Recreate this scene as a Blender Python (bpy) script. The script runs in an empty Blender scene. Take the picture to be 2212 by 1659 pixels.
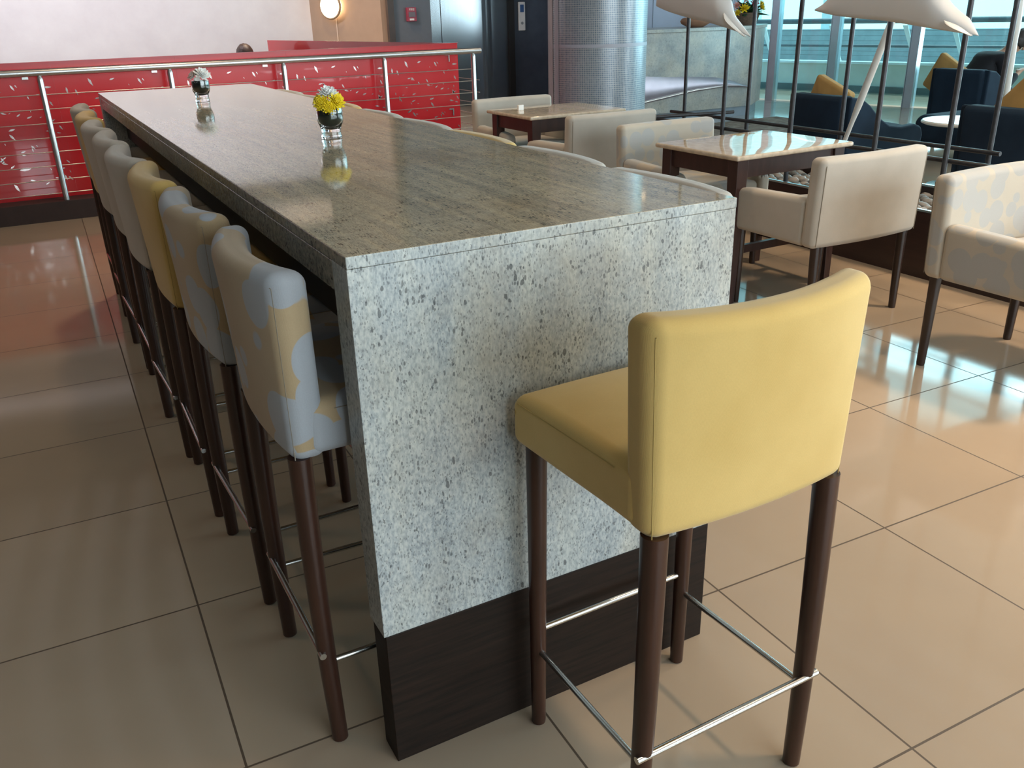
import bpy, bmesh, math, random
from mathutils import Vector, Matrix
random.seed(7)
S = bpy.context.scene
COL = S.collection
PI = math.pi

# ------------------------------------------------------------ camera, world, big lights, exposure
cam_d = bpy.data.cameras.new('camera')
cam = bpy.data.objects.new('camera', cam_d); COL.objects.link(cam); S.camera = cam
_yaw, _pitch, _roll, _F = 0.489072, 0.403607, -0.028010, 1898.16
_fw = Vector((math.cos(_pitch)*math.sin(_yaw), math.cos(_pitch)*math.cos(_yaw), -math.sin(_pitch)))
_r = _fw.cross(Vector((0, 0, 1))).normalized(); _u = _r.cross(_fw)
_r2 = math.cos(_roll)*_r + math.sin(_roll)*_u; _u2 = -math.sin(_roll)*_r + math.cos(_roll)*_u
M = Matrix((_r2, _u2, -_fw)).transposed().to_4x4(); M.translation = (-0.41129, -1.32400, 1.42578)
cam.matrix_world = M
cam_d.sensor_fit = 'HORIZONTAL'; cam_d.sensor_width = 36.0; cam_d.lens = 36.0*_F/2212.0
cam_d.clip_start = 0.05; cam_d.clip_end = 200

W = bpy.data.worlds.new('sky'); S.world = W; W.use_nodes = True
_bg = W.node_tree.nodes['Background']
_bg.inputs[0].default_value = (0.44, 0.74, 0.80, 1); _bg.inputs[1].default_value = 2.3

_sd = bpy.data.lights.new('sun', 'SUN'); _sd.energy = 2.6; _sd.angle = 0.02; _sd.color = (1.0, 0.95, 0.88)
_so = bpy.data.objects.new('sun', _sd); COL.objects.link(_so)
_so.rotation_euler = (-Vector((0.42, 0.30, 0.86))).to_track_quat('-Z', 'Y').to_euler()

def area(name, loc, target, sx, sy, power, col, spread=None):
    d = bpy.data.lights.new(name, 'AREA'); d.shape = 'RECTANGLE'; d.size = sx; d.size_y = sy
    d.energy = power; d.color = col
    if spread: d.spread = spread
    o = bpy.data.objects.new(name, d); COL.objects.link(o); o.location = loc
    o.rotation_euler = (Vector(target)-Vector(loc)).to_track_quat('-Z', 'Y').to_euler()
    return o
# daylight entering the window wall behind the camera, and the glass facade on the right
area('daylight_rear_window', (3.6, -5.85, 2.15), (3.0, 5, 1.4), 8.4, 2.6, 330, (0.90, 0.95, 1.0))
area('daylight_glass_facade', (12.5, 1.0, 2.2), (4, -1.0, 1.0), 13.0, 3.4, 850, (0.80, 0.94, 1.0))
# cool fill light added to brighten the plaster wall
area('plaster_fill', (-1.5, 10.9, 3.1), (-1.0, 12.9, 1.2), 9.5, 0.25, 160, (0.95, 0.92, 1.0))
# warm downlights in the ceiling of the lounge
for lx, ly, p in ((4.4, 0.2, 520), (2.6, -1.5, 620), (2.2, 3.2, 240), (4.6, 4.6, 160), (0.9, 5.2, 300), (-2.4, 2.4, 150), (3.0, 10.6, 520)):
    d = bpy.data.lights.new('ceiling_downlight', 'SPOT'); d.energy = p; d.color = (1.0, 0.72, 0.46)
    d.spot_size = math.radians(95); d.spot_blend = 0.9; d.shadow_soft_size = 0.25
    o = bpy.data.objects.new('ceiling_downlight', d); COL.objects.link(o); o.location = (lx, ly, 4.45)

S.view_settings.view_transform = 'Standard'; S.view_settings.look = 'None'
S.view_settings.exposure = 0.45; S.view_settings.gamma = 1.0
S.view_settings.use_curve_mapping = False
S.cycles.use_denoising = True
S.cycles.max_bounces = 8; S.cycles.diffuse_bounces = 3; S.cycles.glossy_bounces = 4
S.cycles.transparent_max_bounces = 12; S.cycles.transmission_bounces = 8
S.cycles.caustics_reflective = False; S.cycles.caustics_refractive = False
S.cycles.sample_clamp_indirect = 6.0

# ------------------------------------------------------------ materials
class NT:
    def __init__(s, name):
        s.m = bpy.data.materials.new(name); s.m.use_nodes = True
        s.t = s.m.node_tree; s.n = s.t.nodes; s.l = s.t.links
        s.b = s.n['Principled BSDF']; s.out = s.n['Material Output']
    def node(s, typ, **kw):
        n = s.n.new(typ)
        for k, v in kw.items():
            if k.startswith('i_'):
                key = k[2:]; key = int(key) if key.isdigit() else key.replace('_', ' ')
                n.inputs[key].default_value = v
            else: setattr(n, k, v)
        return n
    def link(s, a, b): s.l.new(a, b)
    def coord(s, scale=(1, 1, 1), kind='Object', rnd=False):
        tc = s.node('ShaderNodeTexCoord'); mp = s.node('ShaderNodeMapping'); mp.inputs['Scale'].default_value = scale
        s.link(tc.outputs[kind], mp.inputs['Vector'])
        if rnd:
            oi = s.node('ShaderNodeObjectInfo'); mu = s.node('ShaderNodeVectorMath', operation='SCALE')
            cb = s.node('ShaderNodeCombineXYZ')
            for k in range(3): s.link(oi.outputs['Random'], cb.inputs[k])
            s.link(cb.outputs[0], mu.inputs[0]); mu.inputs['Scale'].default_value = 17.0
            s.link(mu.outputs[0], mp.inputs['Location'])
        return mp.outputs[0]
    def noise(s, vec, scale, detail=4, rough=0.55):
        n = s.node('ShaderNodeTexNoise'); n.inputs['Scale'].default_value = scale
        n.inputs['Detail'].default_value = detail; n.inputs['Roughness'].default_value = rough
        if vec is not None: s.link(vec, n.inputs['Vector'])
        return n.outputs['Fac']
    def ramp(s, fac, pts):
        r = s.node('ShaderNodeValToRGB'); e = r.color_ramp.elements
        while len(e) < len(pts): e.new(0.5)
        for k, (p, c) in enumerate(pts):
            e[k].position = p; e[k].color = (c[0], c[1], c[2], 1)
        s.link(fac, r.inputs[0]); return r.outputs[0]
    def mix(s, fac, a, b, mode='MIX'):
        n = s.node('ShaderNodeMix', data_type='RGBA', blend_type=mode)
        for sock, v in ((n.inputs[0], fac), (n.inputs[6], a), (n.inputs[7], b)):
            if isinstance(v, bpy.types.NodeSocket): s.link(v, sock)
            elif isinstance(v, (int, float)): sock.default_value = v
            else: sock.default_value = (v[0], v[1], v[2], 1)
        return n.outputs[2]
    def math(s, op, a, b=0.0, clamp=False):
        n = s.node('ShaderNodeMath', operation=op); n.use_clamp = clamp
        for k, v in enumerate((a, b)):
            if isinstance(v, bpy.types.NodeSocket): s.link(v, n.inputs[k])
            else: n.inputs[k].default_value = v
        return n.outputs[0]
    def bump(s, h, strength=0.2, dist=0.002):
        b = s.node('ShaderNodeBump'); b.inputs['Strength'].default_value = strength; b.inputs['Distance'].default_value = dist
        s.link(h, b.inputs['Height']); s.link(b.outputs[0], s.b.inputs['Normal'])
    def col(s, c):
        if isinstance(c, bpy.types.NodeSocket): s.link(c, s.b.inputs['Base Color'])
        else: s.b.inputs['Base Color'].default_value = (c[0], c[1], c[2], 1)
        return s
    def set(s, rough=0.5, metal=0.0, **kw):
        s.b.inputs['Roughness'].default_value = rough; s.b.inputs['Metallic'].default_value = metal
        for k, v in kw.items():
            s.b.inputs[k.replace('_', ' ')].default_value = v
        return s

def simple(name, c, rough=0.5, metal=0.0, var=0.12, nscale=6.0, **kw):
    t = NT(name); v = t.coord(rnd=True); n = t.noise(v, nscale)
    d = [max(0, x*(1-var)) for x in c]; e = [min(1, x*(1+var)) for x in c]
    t.col(t.ramp(n, [(0.3, d), (0.7, e)])); t.set(rough, metal, **kw); return t.m

def granite(name, stretch, tint=(1, 1, 1), rough=0.07, streak=0.5, warm=0.30, fine=1.0, spots=1.0):
    """clouded granite: long soft streaks, fine salt-and-pepper grain, scattered dark crystals"""
    t = NT(name); v = t.coord(stretch); vo = t.coord((1, 1, 1)); st2 = tuple(0.35+0.65*q for q in stretch); vf = t.coord(st2)
    a = t.ramp(t.noise(v, 6.5, 6, 0.60), [(0.30, (0.25, 0.29, 0.32)), (0.46, (0.42, 0.46, 0.475)), (0.60, (0.55, 0.565, 0.53)), (0.74, (0.66, 0.65, 0.57))])
    f = t.ramp(t.noise(vf, 120*fine, 3, 0.65), [(0.36, (0.16, 0.185, 0.21)), (0.48, (0.46, 0.50, 0.52)), (0.62, (0.80, 0.81, 0.76))])
    c = t.mix(streak, f, a)
    w = t.ramp(t.noise(vo, 2.6, 5, 0.6), [(0.50, (0, 0, 0)), (0.70, (1, 1, 1))])
    c = t.mix(t.math('MULTIPLY', w, warm), c, (0.36, 0.30, 0.22))
    dark = t.ramp(t.noise(v, 3.1, 4, 0.7), [(0.52, (0, 0, 0)), (0.70, (1, 1, 1))])
    c = t.mix(t.math('MULTIPLY', dark, 0.35), c, (0.20, 0.215, 0.22))
    for sc_, th, cut, op in ((85*fine, 0.27, 0.55, 0.8), (40*fine, 0.20, 0.60, 0.85), (170*fine, 0.30, 0.46, 0.6)):
        vr = t.node('ShaderNodeTexVoronoi'); vr.inputs['Scale'].default_value = sc_; t.link(vf, vr.inputs['Vector'])
        d = t.math('ADD', vr.outputs['Distance'], t.math('MULTIPLY', t.math('SUBTRACT', t.noise(vo, sc_*2.2, 1), 0.5), 0.35))
        sp = t.math('LESS_THAN', d, th); gate = t.math('GREATER_THAN', t.noise(vo, sc_*0.22, 2, 0.5), cut)
        c = t.mix(t.math('MULTIPLY', t.math('MULTIPLY', sp, gate), op*spots), c, (0.035, 0.042, 0.05))
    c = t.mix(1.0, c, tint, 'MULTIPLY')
    t.col(c); t.set(rough); t.b.inputs['Specular IOR Level'].default_value = 0.6
    return t.m

def fabric(name, kind):
    t = NT(name); v = t.coord(rnd=True); vo = t.coord()
    if kind == 'yellow':
        c = t.ramp(t.noise(v, 5, 3), [(0.3, (0.575, 0.385, 0.115)), (0.7, (0.655, 0.455, 0.155))])
    elif kind == 'beige':
        c = t.ramp(t.noise(v, 5, 3), [(0.3, (0.42, 0.385, 0.335)), (0.7, (0.49, 0.45, 0.395))])
    else:
        base = t.ramp(t.noise(v, 4, 3), [(0.3, (0.41, 0.305, 0.175)), (0.7, (0.47, 0.35, 0.21))] if kind == 'dots' else [(0.3, (0.42, 0.38, 0.315)), (0.7, (0.47, 0.425, 0.355))])
        sc = 8.8 if kind == 'dots' else 10.0
        vr = t.node('ShaderNodeTexVoronoi'); vr.inputs['Scale'].default_value = sc; vr.inputs['Randomness'].default_value = 0.75
        t.link(v, vr.inputs['Vector'])
        d = t.math('ADD', vr.outputs['Distance'], t.math('MULTIPLY', t.noise(v, 9, 1), 0.12))
        m = t.ramp(d, [(0.56, (1, 1, 1)), (0.575, (0, 0, 0))])
        c = t.mix(m, base, (0.37, 0.395, 0.43) if kind == 'dots' else (0.375, 0.375, 0.365))
    w = t.coord((1, 1, 1))
    weave = t.node('ShaderNodeTexWave'); weave.inputs['Scale'].default_value = 260; weave.inputs['Distortion'].default_value = 2.5
    t.link(w, weave.inputs['Vector'])
    f = t.noise(w, 420, 2, 0.6)
    c = t.mix(0.10, c, t.ramp(f, [(0.3, (0.5, 0.5, 0.5)), (0.7, (1, 1, 1))]), 'MULTIPLY')
    t.col(c); t.set(0.85); t.b.inputs['Sheen Weight'].default_value = 0.25; t.b.inputs['Sheen Roughness'].default_value = 0.5
    t.bump(t.math('ADD', weave.outputs['Fac'], f), 0.12, 0.0006)
    return t.m

def wood(name, c1, c2, stretch=(1, 1, 0.12), rough=0.32, scale=26):
    t = NT(name); v = t.coord(stretch, rnd=True)
    t.col(t.ramp(t.noise(v, scale, 5, 0.65), [(0.3, c1), (0.7, c2)])); t.set(rough)
    return t.m

m_gran_top = granite('granite_polished_top', (5.0, 0.30, 1), tint=(1.22, 1.0, 0.74), rough=0.06, streak=0.66, warm=0.5)  # warm tint puts the warm ceiling's reflection into the granite colour
m_gran_face = granite('granite_end_face', (1.7, 1, 0.50), tint=(0.88, 0.90, 0.90), rough=0.35, streak=0.60, warm=0.55, spots=0.8)
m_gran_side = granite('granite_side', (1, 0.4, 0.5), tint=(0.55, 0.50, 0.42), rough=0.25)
m_counter = granite('granite_counter', (0.5, 0.5, 0.5), tint=(0.88, 0.83, 0.80), rough=0.3, streak=0.86, warm=0.4, fine=0.45, spots=0.25)
m_yellow = fabric('fabric_mustard', 'yellow'); m_beige = fabric('fabric_beige', 'beige')
m_dots = fabric('fabric_dotted', 'dots'); m_dots2 = fabric('fabric_dotted_armchair', 'dots2')
m_leg = wood('stained_leg_wood', (0.022, 0.009, 0.006), (0.052, 0.020, 0.012))
m_plinth = wood('dark_oak_laminate', (0.006, 0.004, 0.003), (0.022, 0.012, 0.008), (0.10, 0.10, 1.6), 0.55, 60)
m_plinth.node_tree.nodes['Principled BSDF'].inputs['Specular IOR Level'].default_value = 0.22
m_tabwood = wood('table_wood', (0.030, 0.014, 0.012), (0.055, 0.026, 0.022), (1, 1, 0.2), 0.34)
m_dark = simple('black_lacquer', (0.012, 0.011, 0.010), 0.5)
m_steel = simple('brushed_steel', (0.60, 0.60, 0.58), 0.22, 1.0, 0.06, 40)
m_rail = simple('satin_rail_steel', (0.62, 0.63, 0.64), 0.33, 1.0, 0.05, 30)
m_cable = simple('cable_steel', (0.62, 0.62, 0.62), 0.35, 1.0, 0.05)
m_seam = simple('seam_thread', (0.40, 0.28, 0.085), 0.8)
m_seam_b = simple('seam_thread_grey', (0.27, 0.24, 0.19), 0.8)
m_cream = NT('cream_stone'); _v = m_cream.coord(rnd=True)
m_cream.col(m_cream.ramp(m_cream.noise(_v, 30, 5), [(0.3, (0.44, 0.36, 0.27)), (0.7, (0.62, 0.54, 0.43))])).set(0.04)
m_cream.b.inputs['Specular IOR Level'].default_value = 0.75; m_cream = m_cream.m
m_navy = fabric('tmp', 'beige'); m_navy.name = 'navy_upholstery'; m_navy.node_tree.nodes['Principled BSDF'].inputs['Sheen Weight'].default_value = 0.0; m_navy.node_tree.nodes['Principled BSDF'].inputs['Specular IOR Level'].default_value = 0.2
for n in m_navy.node_tree.nodes:
    if n.type == 'VALTORGB' and abs(n.color_ramp.elements[0].color[0]-0.42) < 0.01:
        n.color_ramp.elements[0].color = (0.008, 0.018, 0.034, 1); n.color_ramp.elements[1].color = (0.013, 0.028, 0.050, 1)
m_orange = simple('ochre_cushion', (0.42, 0.25, 0.08), 0.8)
m_white = simple('white_lacquer', (0.86, 0.86, 0.84), 0.25, var=0.02)
m_sail = simple('off_white_sail', (0.68, 0.69, 0.70), 0.6, var=0.06, nscale=2)
m_rod = simple('dark_steel_rod', (0.055, 0.055, 0.06), 0.42, 0.6, 0.2, 30)
m_pole = simple('ivory_pole', (0.70, 0.68, 0.64), 0.35, var=0.03)

def floor_mat():
    t = NT('polished_floor_tile'); tc = t.node('ShaderNodeTexCoord')
    mp = t.node('ShaderNodeMapping'); mp.vector_type = 'TEXTURE'
    mp.inputs['Location'].default_value = (0.325599, -0.482492, 0); mp.inputs['Rotation'].default_value = (0, 0, -0.0246036)
    t.link(tc.outputs['Object'], mp.inputs['Vector'])
    sx = t.node('ShaderNodeSeparateXYZ'); t.link(mp.outputs[0], sx.inputs[0])
    lines = []; cells = []
    for k in (0, 1):
        q = t.math('DIVIDE', sx.outputs[k], 0.614482)
        fr = t.math('FRACT', t.math('ADD', q, 100.5)); d = t.math('ABSOLUTE', t.math('SUBTRACT', fr, 0.5))
        lines.append(t.math('LESS_THAN', d, 0.0042)); cells.append(t.math('FLOOR', t.math('ADD', q, 100.0)))
    g = t.math('MAXIMUM', lines[0], lines[1])
    cb = t.node('ShaderNodeCombineXYZ'); t.link(cells[0], cb.inputs[0]); t.link(cells[1], cb.inputs[1])
    wn = t.node('ShaderNodeTexWhiteNoise'); t.link(cb.outputs[0], wn.inputs['Vector'])
    tone = t.ramp(wn.outputs['Value'], [(0.0, (0.385, 0.305, 0.225)), (1.0, (0.415, 0.33, 0.243))])
    cl = t.ramp(t.noise(tc.outputs['Object'], 1.6, 5), [(0.3, (0.90, 0.90, 0.91)), (0.7, (1, 1, 1))])
    c = t.mix(1.0, tone, cl, 'MULTIPLY')
    c = t.mix(g, c, (0.085, 0.060, 0.040)); t.col(c)
    t.link(t.math('ADD', t.math('MULTIPLY', g, 0.5), 0.085), t.b.inputs['Roughness'])
    t.b.inputs['Specular IOR Level'].default_value = 0.5
    return t.m
m_floor = floor_mat()

def mosaic_mat():
    t = NT('column_mosaic'); v = t.coord()
    sx = t.node('ShaderNodeSeparateXYZ'); t.link(v, sx.inputs[0])
    ang = t.math('ARCTAN2', sx.outputs[1], sx.outputs[0])
    u = t.math('MULTIPLY', ang, 28.0); w = t.math('MULTIPLY', sx.outputs[2], 48.0)
    ls = []
    for q in (u, w):
        ls.append(t.math('LESS_THAN', t.math('ABSOLUTE', t.math('SUBTRACT', t.math('FRACT', t.math('ADD', q, 500.5)), 0.5)), 0.11))
    g = t.math('MAXIMUM', ls[0], ls[1])
    cb = t.node('ShaderNodeCombineXYZ'); t.link(t.math('FLOOR', t.math('ADD', u, 500)), cb.inputs[0]); t.link(t.math('FLOOR', t.math('ADD', w, 500)), cb.inputs[1])
    wn = t.node('ShaderNodeTexWhiteNoise'); t.link(cb.outputs[0], wn.inputs['Vector'])
    tone = t.ramp(wn.outputs['Value'], [(0.0, (0.16, 0.215, 0.285)), (1.0, (0.24, 0.30, 0.38))])
    t.col(t.mix(g, tone, (0.52, 0.54, 0.56))); t.set(0.28, 0.15); return t.m

def plaster_mat():
    t = NT('pearl_plaster'); v = t.coord()
    a = t.ramp(t.noise(v, 1.1, 6, 0.65), [(0.3, (0.66, 0.62, 0.62)), (0.7, (0.78, 0.755, 0.74))])
    t.col(a); t.set(0.5); t.bump(t.noise(v, 6, 5), 0.1, 0.01); return t.m

# ------------------------------------------------------------ mesh helpers
def link(name, me, mat=None, parent=None, loc=None, rot=None, smooth=True, kind=None):
    o = bpy.data.objects.new(name, me); COL.objects.link(o)
    if mat is not None:
        for mm in (mat if isinstance(mat, (list, tuple)) else [mat]): me.materials.append(mm)
    if smooth:
        for p in me.polygons: p.use_smooth = True
    if parent is not None: o.parent = parent
    if loc: o.location = loc
    if rot: o.rotation_euler = rot
    if kind: o['kind'] = kind
    return o

class MB:
    def __init__(s): s.v = []; s.f = []; s.mi = []
    def add(s, vs, fs, mi=0):
        o = len(s.v); s.v += [tuple(x) for x in vs]
        for f in fs: s.f.append([o+i for i in f]); s.mi.append(mi)
        return s
    def box(s, a, b, mi=0):
        x0, y0, z0 = a; x1, y1, z1 = b
        return s.add([(x0,y0,z0),(x1,y0,z0),(x1,y1,z0),(x0,y1,z0),(x0,y0,z1),(x1,y0,z1),(x1,y1,z1),(x0,y1,z1)],
                     [(0,3,2,1),(4,5,6,7),(0,1,5,4),(1,2,6,5),(2,3,7,6),(3,0,4,7)], mi)
    def frustum(s, c0, h0, c1, h1, mi=0):
        vs = []
        for c, h in ((c0, h0), (c1, h1)):
            for sx, sy in ((-1,-1),(1,-1),(1,1),(-1,1)): vs.append((c[0]+sx*h[0], c[1]+sy*h[1], c[2]))
        return s.add(vs, [(0,3,2,1),(4,5,6,7),(0,1,5,4),(1,2,6,5),(2,3,7,6),(3,0,4,7)], mi)
    def tube(s, pts, rad, n=12, mi=0, cap=True):
        pts = [Vector(p) for p in pts]
        rad = rad if isinstance(rad, (list, tuple)) else [rad]*len(pts)
        rings = []; up = None
        for i, p in enumerate(pts):
            t = (pts[min(i+1, len(pts)-1)]-pts[max(i-1, 0)]).normalized()
            if up is None: up = t.orthogonal().normalized()
            up = (up - t*up.dot(t)).normalized(); w = t.cross(up)
            rings.append([p + (up*math.cos(2*PI*k/n)+w*math.sin(2*PI*k/n))*rad[i] for k in range(n)])
        vs = [q for r in rings for q in r]; fs = []
        for i in range(len(pts)-1):
            for k in range(n): fs.append((i*n+k, i*n+(k+1) % n, (i+1)*n+(k+1) % n, (i+1)*n+k))
        if cap: fs.append(list(range(n))[::-1]); fs.append([(len(pts)-1)*n+k for k in range(n)])
        return s.add(vs, fs, mi)
    def lathe(s, prof, n=32, c=(0, 0, 0), mi=0, sy=1.0):
        vs = []; fs = []
        for r, z in prof:
            for k in range(n):
                a = 2*PI*k/n; vs.append((c[0]+r*math.cos(a), c[1]+r*math.sin(a)*sy, c[2]+z))
        for i in range(len(prof)-1):
            for k in range(n): fs.append((i*n+k, i*n+(k+1) % n, (i+1)*n+(k+1) % n, (i+1)*n+k))
        if prof[0][0] > 1e-5: fs.append(list(range(n))[::-1])
        if prof[-1][0] > 1e-5: fs.append([(len(prof)-1)*n+k for k in range(n)])
        return s.add(vs, fs, mi)
    def prism(s, poly, z0, z1, mi=0, axis='z'):
        n = len(poly)
        def P(a, b, c): return {'z': (a, b, c), 'y': (a, c, b), 'x': (c, a, b)}[axis]
        vs = [P(a, b, z0) for a, b in poly]+[P(a, b, z1) for a, b in poly]
        fs = [list(range(n))[::-1], [n+k for k in range(n)]]+[(k, (k+1) % n, n+(k+1) % n, n+k) for k in range(n)]
        return s.add(vs, fs, mi)
    def mesh(s, name):
        me = bpy.data.meshes.new(name); me.from_pydata(s.v, [], s.f); me.update()
        for p, i in zip(me.polygons, s.mi): p.material_index = i
        bm = bmesh.new(); bm.from_mesh(me); bmesh.ops.remove_doubles(bm, verts=bm.verts, dist=1e-6)
        bmesh.ops.recalc_face_normals(bm, faces=bm.faces); bm.to_mesh(me); bm.free(); return me
    def build(s, name, mat=None, parent=None, smooth=False, bevel=0, **kw):
        me = s.mesh(name); o = link(name, me, mat, parent, smooth=smooth or bevel > 0, **kw)
        if bevel:
            b = o.modifiers.new('bevel', 'BEVEL'); b.width = bevel; b.segments = 2; b.limit_method = 'ANGLE'; b.angle_limit = 0.7
            b.harden_normals = True
        elif smooth:
            me.set_sharp_from_angle(angle=math.radians(40))
        return o

def rbox_mesh(name, size, r, n=8, warp=None, arc=4, rz=None):
    """box with round edges; warp(Vector)->Vector bends it."""
    h = [s/2 for s in size]
    def line(hh):
        a = [-(hh-r)-r*math.tan(PI/4*k/arc) for k in range(arc, 0, -1)]
        m = [-(hh-r)+2*(hh-r)*k/n for k in range(n+1)]
        return a+m+[-q for q in a[::-1]]
    L = [line(x) for x in h]
    bm = bmesh.new(); cache = {}
    def vert(p):
        inner = Vector([max(-(h[k]-r), min(h[k]-r, p[k])) for k in range(3)])
        d = Vector(p)-inner
        q = inner+d.normalized()*r if d.length > 1e-9 else inner
        key = (round(q.x, 5), round(q.y, 5), round(q.z, 5))
        if key not in cache: cache[key] = bm.verts.new(warp(q) if warp else q)
        return cache[key]
    for ax in range(3):
        a1, a2 = (ax+1) % 3, (ax+2) % 3
        for sgn in (-1, 1):
            for i in range(len(L[a1])-1):
                for j in range(len(L[a2])-1):
                    q = []
                    for di, dj in ((0, 0), (1, 0), (1, 1), (0, 1)):
                        p = [0, 0, 0]; p[ax] = sgn*h[ax]; p[a1] = L[a1][i+di]; p[a2] = L[a2][j+dj]; q.append(vert(p))
                    if sgn < 0: q = q[::-1]
                    qq = []
                    for w in q:
                        if w not in qq: qq.append(w)
                    if len(qq) > 2:
                        try: bm.faces.new(qq)
                        except ValueError: pass
    me = bpy.data.meshes.new(name); bm.to_mesh(me); bm.free(); return me

def thing(name, label, cat, loc=(0, 0, 0), rotz=0.0, group=None):
    o = bpy.data.objects.new(name, None); COL.objects.link(o); o.empty_display_size = 0.1
    o.location = loc; o.rotation_euler = (0, 0, rotz); o['label'] = label; o['category'] = cat
    if group: o['group'] = group
    return o
def tag(o, label, cat, group=None, kind=None):
    o['label'] = label; o['category'] = cat
    if group: o['group'] = group
    if kind: o['kind'] = kind
    return o
def dup(root, loc, rotz, label, group=None):
    r = root.copy(); COL.objects.link(r); r.location = loc; r.rotation_euler = (0, 0, rotz); r['label'] = label
    if group: r['group'] = group
    def kids(src, dst):
        for ch in [c for c in bpy.data.objects if c.parent == src]:
            c = ch.copy(); COL.objects.link(c); c.parent = dst; kids(ch, c)
    kids(root, r); return r

# ------------------------------------------------------------ room shell
CEIL = 4.6
fl = MB().box((-8, -6.2, -0.12), (18, 17, 0)).build('floor', m_floor, kind='structure')
m_ceil = simple('ceiling_paint', (0.42, 0.38, 0.33), 0.7, var=0.05)
MB().prism([(-8, -6.2), (14.7, -6.2), (9.85, 10.05), (9.85, 17), (-8, 17)], CEIL, CEIL+0.15).build('ceiling', m_ceil, kind='structure')
m_slat = simple('ceiling_slat_paint', (0.80, 0.80, 0.82), 0.5, var=0.02)
sl = MB()
for k in range(26):
    x = -5.6+0.46*k
    if 3.4 < x < 4.2: continue
    n = 14; pl = []
    for j in range(n+1):
        y = -2.0+12.4*j/n; dx = 0.35*math.sin((y+2)*0.55)
        pl.append((x+dx, y))
    for j in range(n):
        (xa, ya), (xb, yb) = pl[j], pl[j+1]; w = 0.09
        sl.add([(xa-w, ya, 4.30), (xa+w, ya, 4.30), (xb+w, yb, 4.30), (xb-w, yb, 4.30), (xa-w, ya, CEIL), (xa+w, ya, CEIL), (xb+w, yb, CEIL), (xb-w, yb, CEIL)],
               [(0,3,2,1),(4,5,6,7),(0,1,5,4),(1,2,6,5),(2,3,7,6),(3,0,4,7)])
sl.build('trim_1', m_slat, kind='structure')
m_plaster = plaster_mat()
m_tan = simple('tan_wall_paint', (0.40, 0.285, 0.20), 0.55, var=0.04)
m_pil = simple('grey_pilaster_panel', (0.135, 0.155, 0.185), 0.4, var=0.06)
m_lwall = simple('left_wall_paint', (0.16, 0.14, 0.12), 0.7)
MB().box((-8, 12.9, 0), (3.86, 13.1, 3.15)).build('wall_back_left', m_plaster, kind='structure')
MB().box((-8, 11.0, 3.15), (3.3, 12.9, 3.45)).box((-8, 12.9, 3.15), (3.86, 13.1, CEIL)).build('trim_2', simple('soffit_paint', (0.10, 0.09, 0.085), 0.6), kind='structure')
MB().prism([(3.86, 12.9), (4.62, 11.9), (4.80, 11.9), (4.80, 13.1), (3.86, 13.1)], 0, CEIL).build('wall_back_tan', m_tan, kind='structure')
MB().box((-8.15, -6.2, 0), (-8, 17, CEIL)).build('wall_left', m_lwall, kind='structure')
# dark pilaster with steel edge strips, then the lift door recess and dark panel
MB().box((4.70, 11.78, 0), (5.36, 13.1, CEIL)).build('wall_pilaster', m_pil, kind='structure')
MB().box((4.66, 11.72, 0), (4.755, 11.80, CEIL)).build('trim_3', simple('bronze_edge', (0.075, 0.06, 0.055), 0.35, 0.4), kind='structure')
m_lift = NT('lift_door_steel'); _v = m_lift.coord((60, 60, 0.6))
m_lift.col(m_lift.ramp(m_lift.noise(_v, 3, 3), [(0.3, (0.36, 0.43, 0.47)), (0.7, (0.42, 0.49, 0.53))])).set(0.20, 0.95); m_lift = m_lift.m
dr = MB().box((5.36, 12.0, 0), (6.42, 12.06, 2.3)).build('door_1', m_lift, kind='structure')
MB().box((5.62, 11.993, 0), (5.626, 12.0, 2.3)).build('door_seam', m_dark, dr)
MB().box((5.36, 11.95, 2.3), (6.42, 13.1, CEIL)).build('wall_above_lift', m_pil, kind='structure')
m_frame = simple('lift_frame_steel', (0.20, 0.24, 0.27), 0.28, 0.9, 0.05)
fr = MB().box((6.42, 11.86, 0), (6.70, 12.1, CEIL)).box((6.36, 11.93, 0), (6.42, 12.1, 2.36))
fr.build('trim_4', m_frame, kind='structure')
MB().box((6.70, 11.80, 0), (6.80, 12.1, CEIL)).build('trim_5', m_dark, kind='structure')
MB().box((6.80, 11.86, 0), (8.2, 12.1, CEIL)).build('wall_lift_panel', simple('graphite_wall_panel', (0.085, 0.105, 0.135), 0.33, 0.2), kind='structure')
m_blue = simple('pale_blue_wall', (0.58, 0.68, 0.88), 0.6, var=0.03)
MB().box((7.3, 10.0, 0), (9.79, 10.2, CEIL)).build('wall_behind_counter', m_blue, kind='structure')
MB().box((8.13, 9.994, 0), (8.137, 10.001, CEIL)).build('trim_6', simple('joint_shadow_gap', (0.2, 0.25, 0.33), 0.6), kind='structure')
MB().box((8.2, 10.2, 0), (8.4, 12.1, CEIL)).build('wall_return', m_blue, kind='structure')
# window wall behind the camera
rw = MB().box((-8, -6.3, 0), (15.5, -6.1, 0.8)).box((-8, -6.3, 3.5), (15.5, -6.1, CEIL)).box((-8, -6.3, 0.8), (-0.6, -6.1, 3.5)).box((7.9, -6.3, 0.8), (15.5, -6.1, 3.5))
rw.build('wall_rear', m_lwall, kind='structure')

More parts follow.
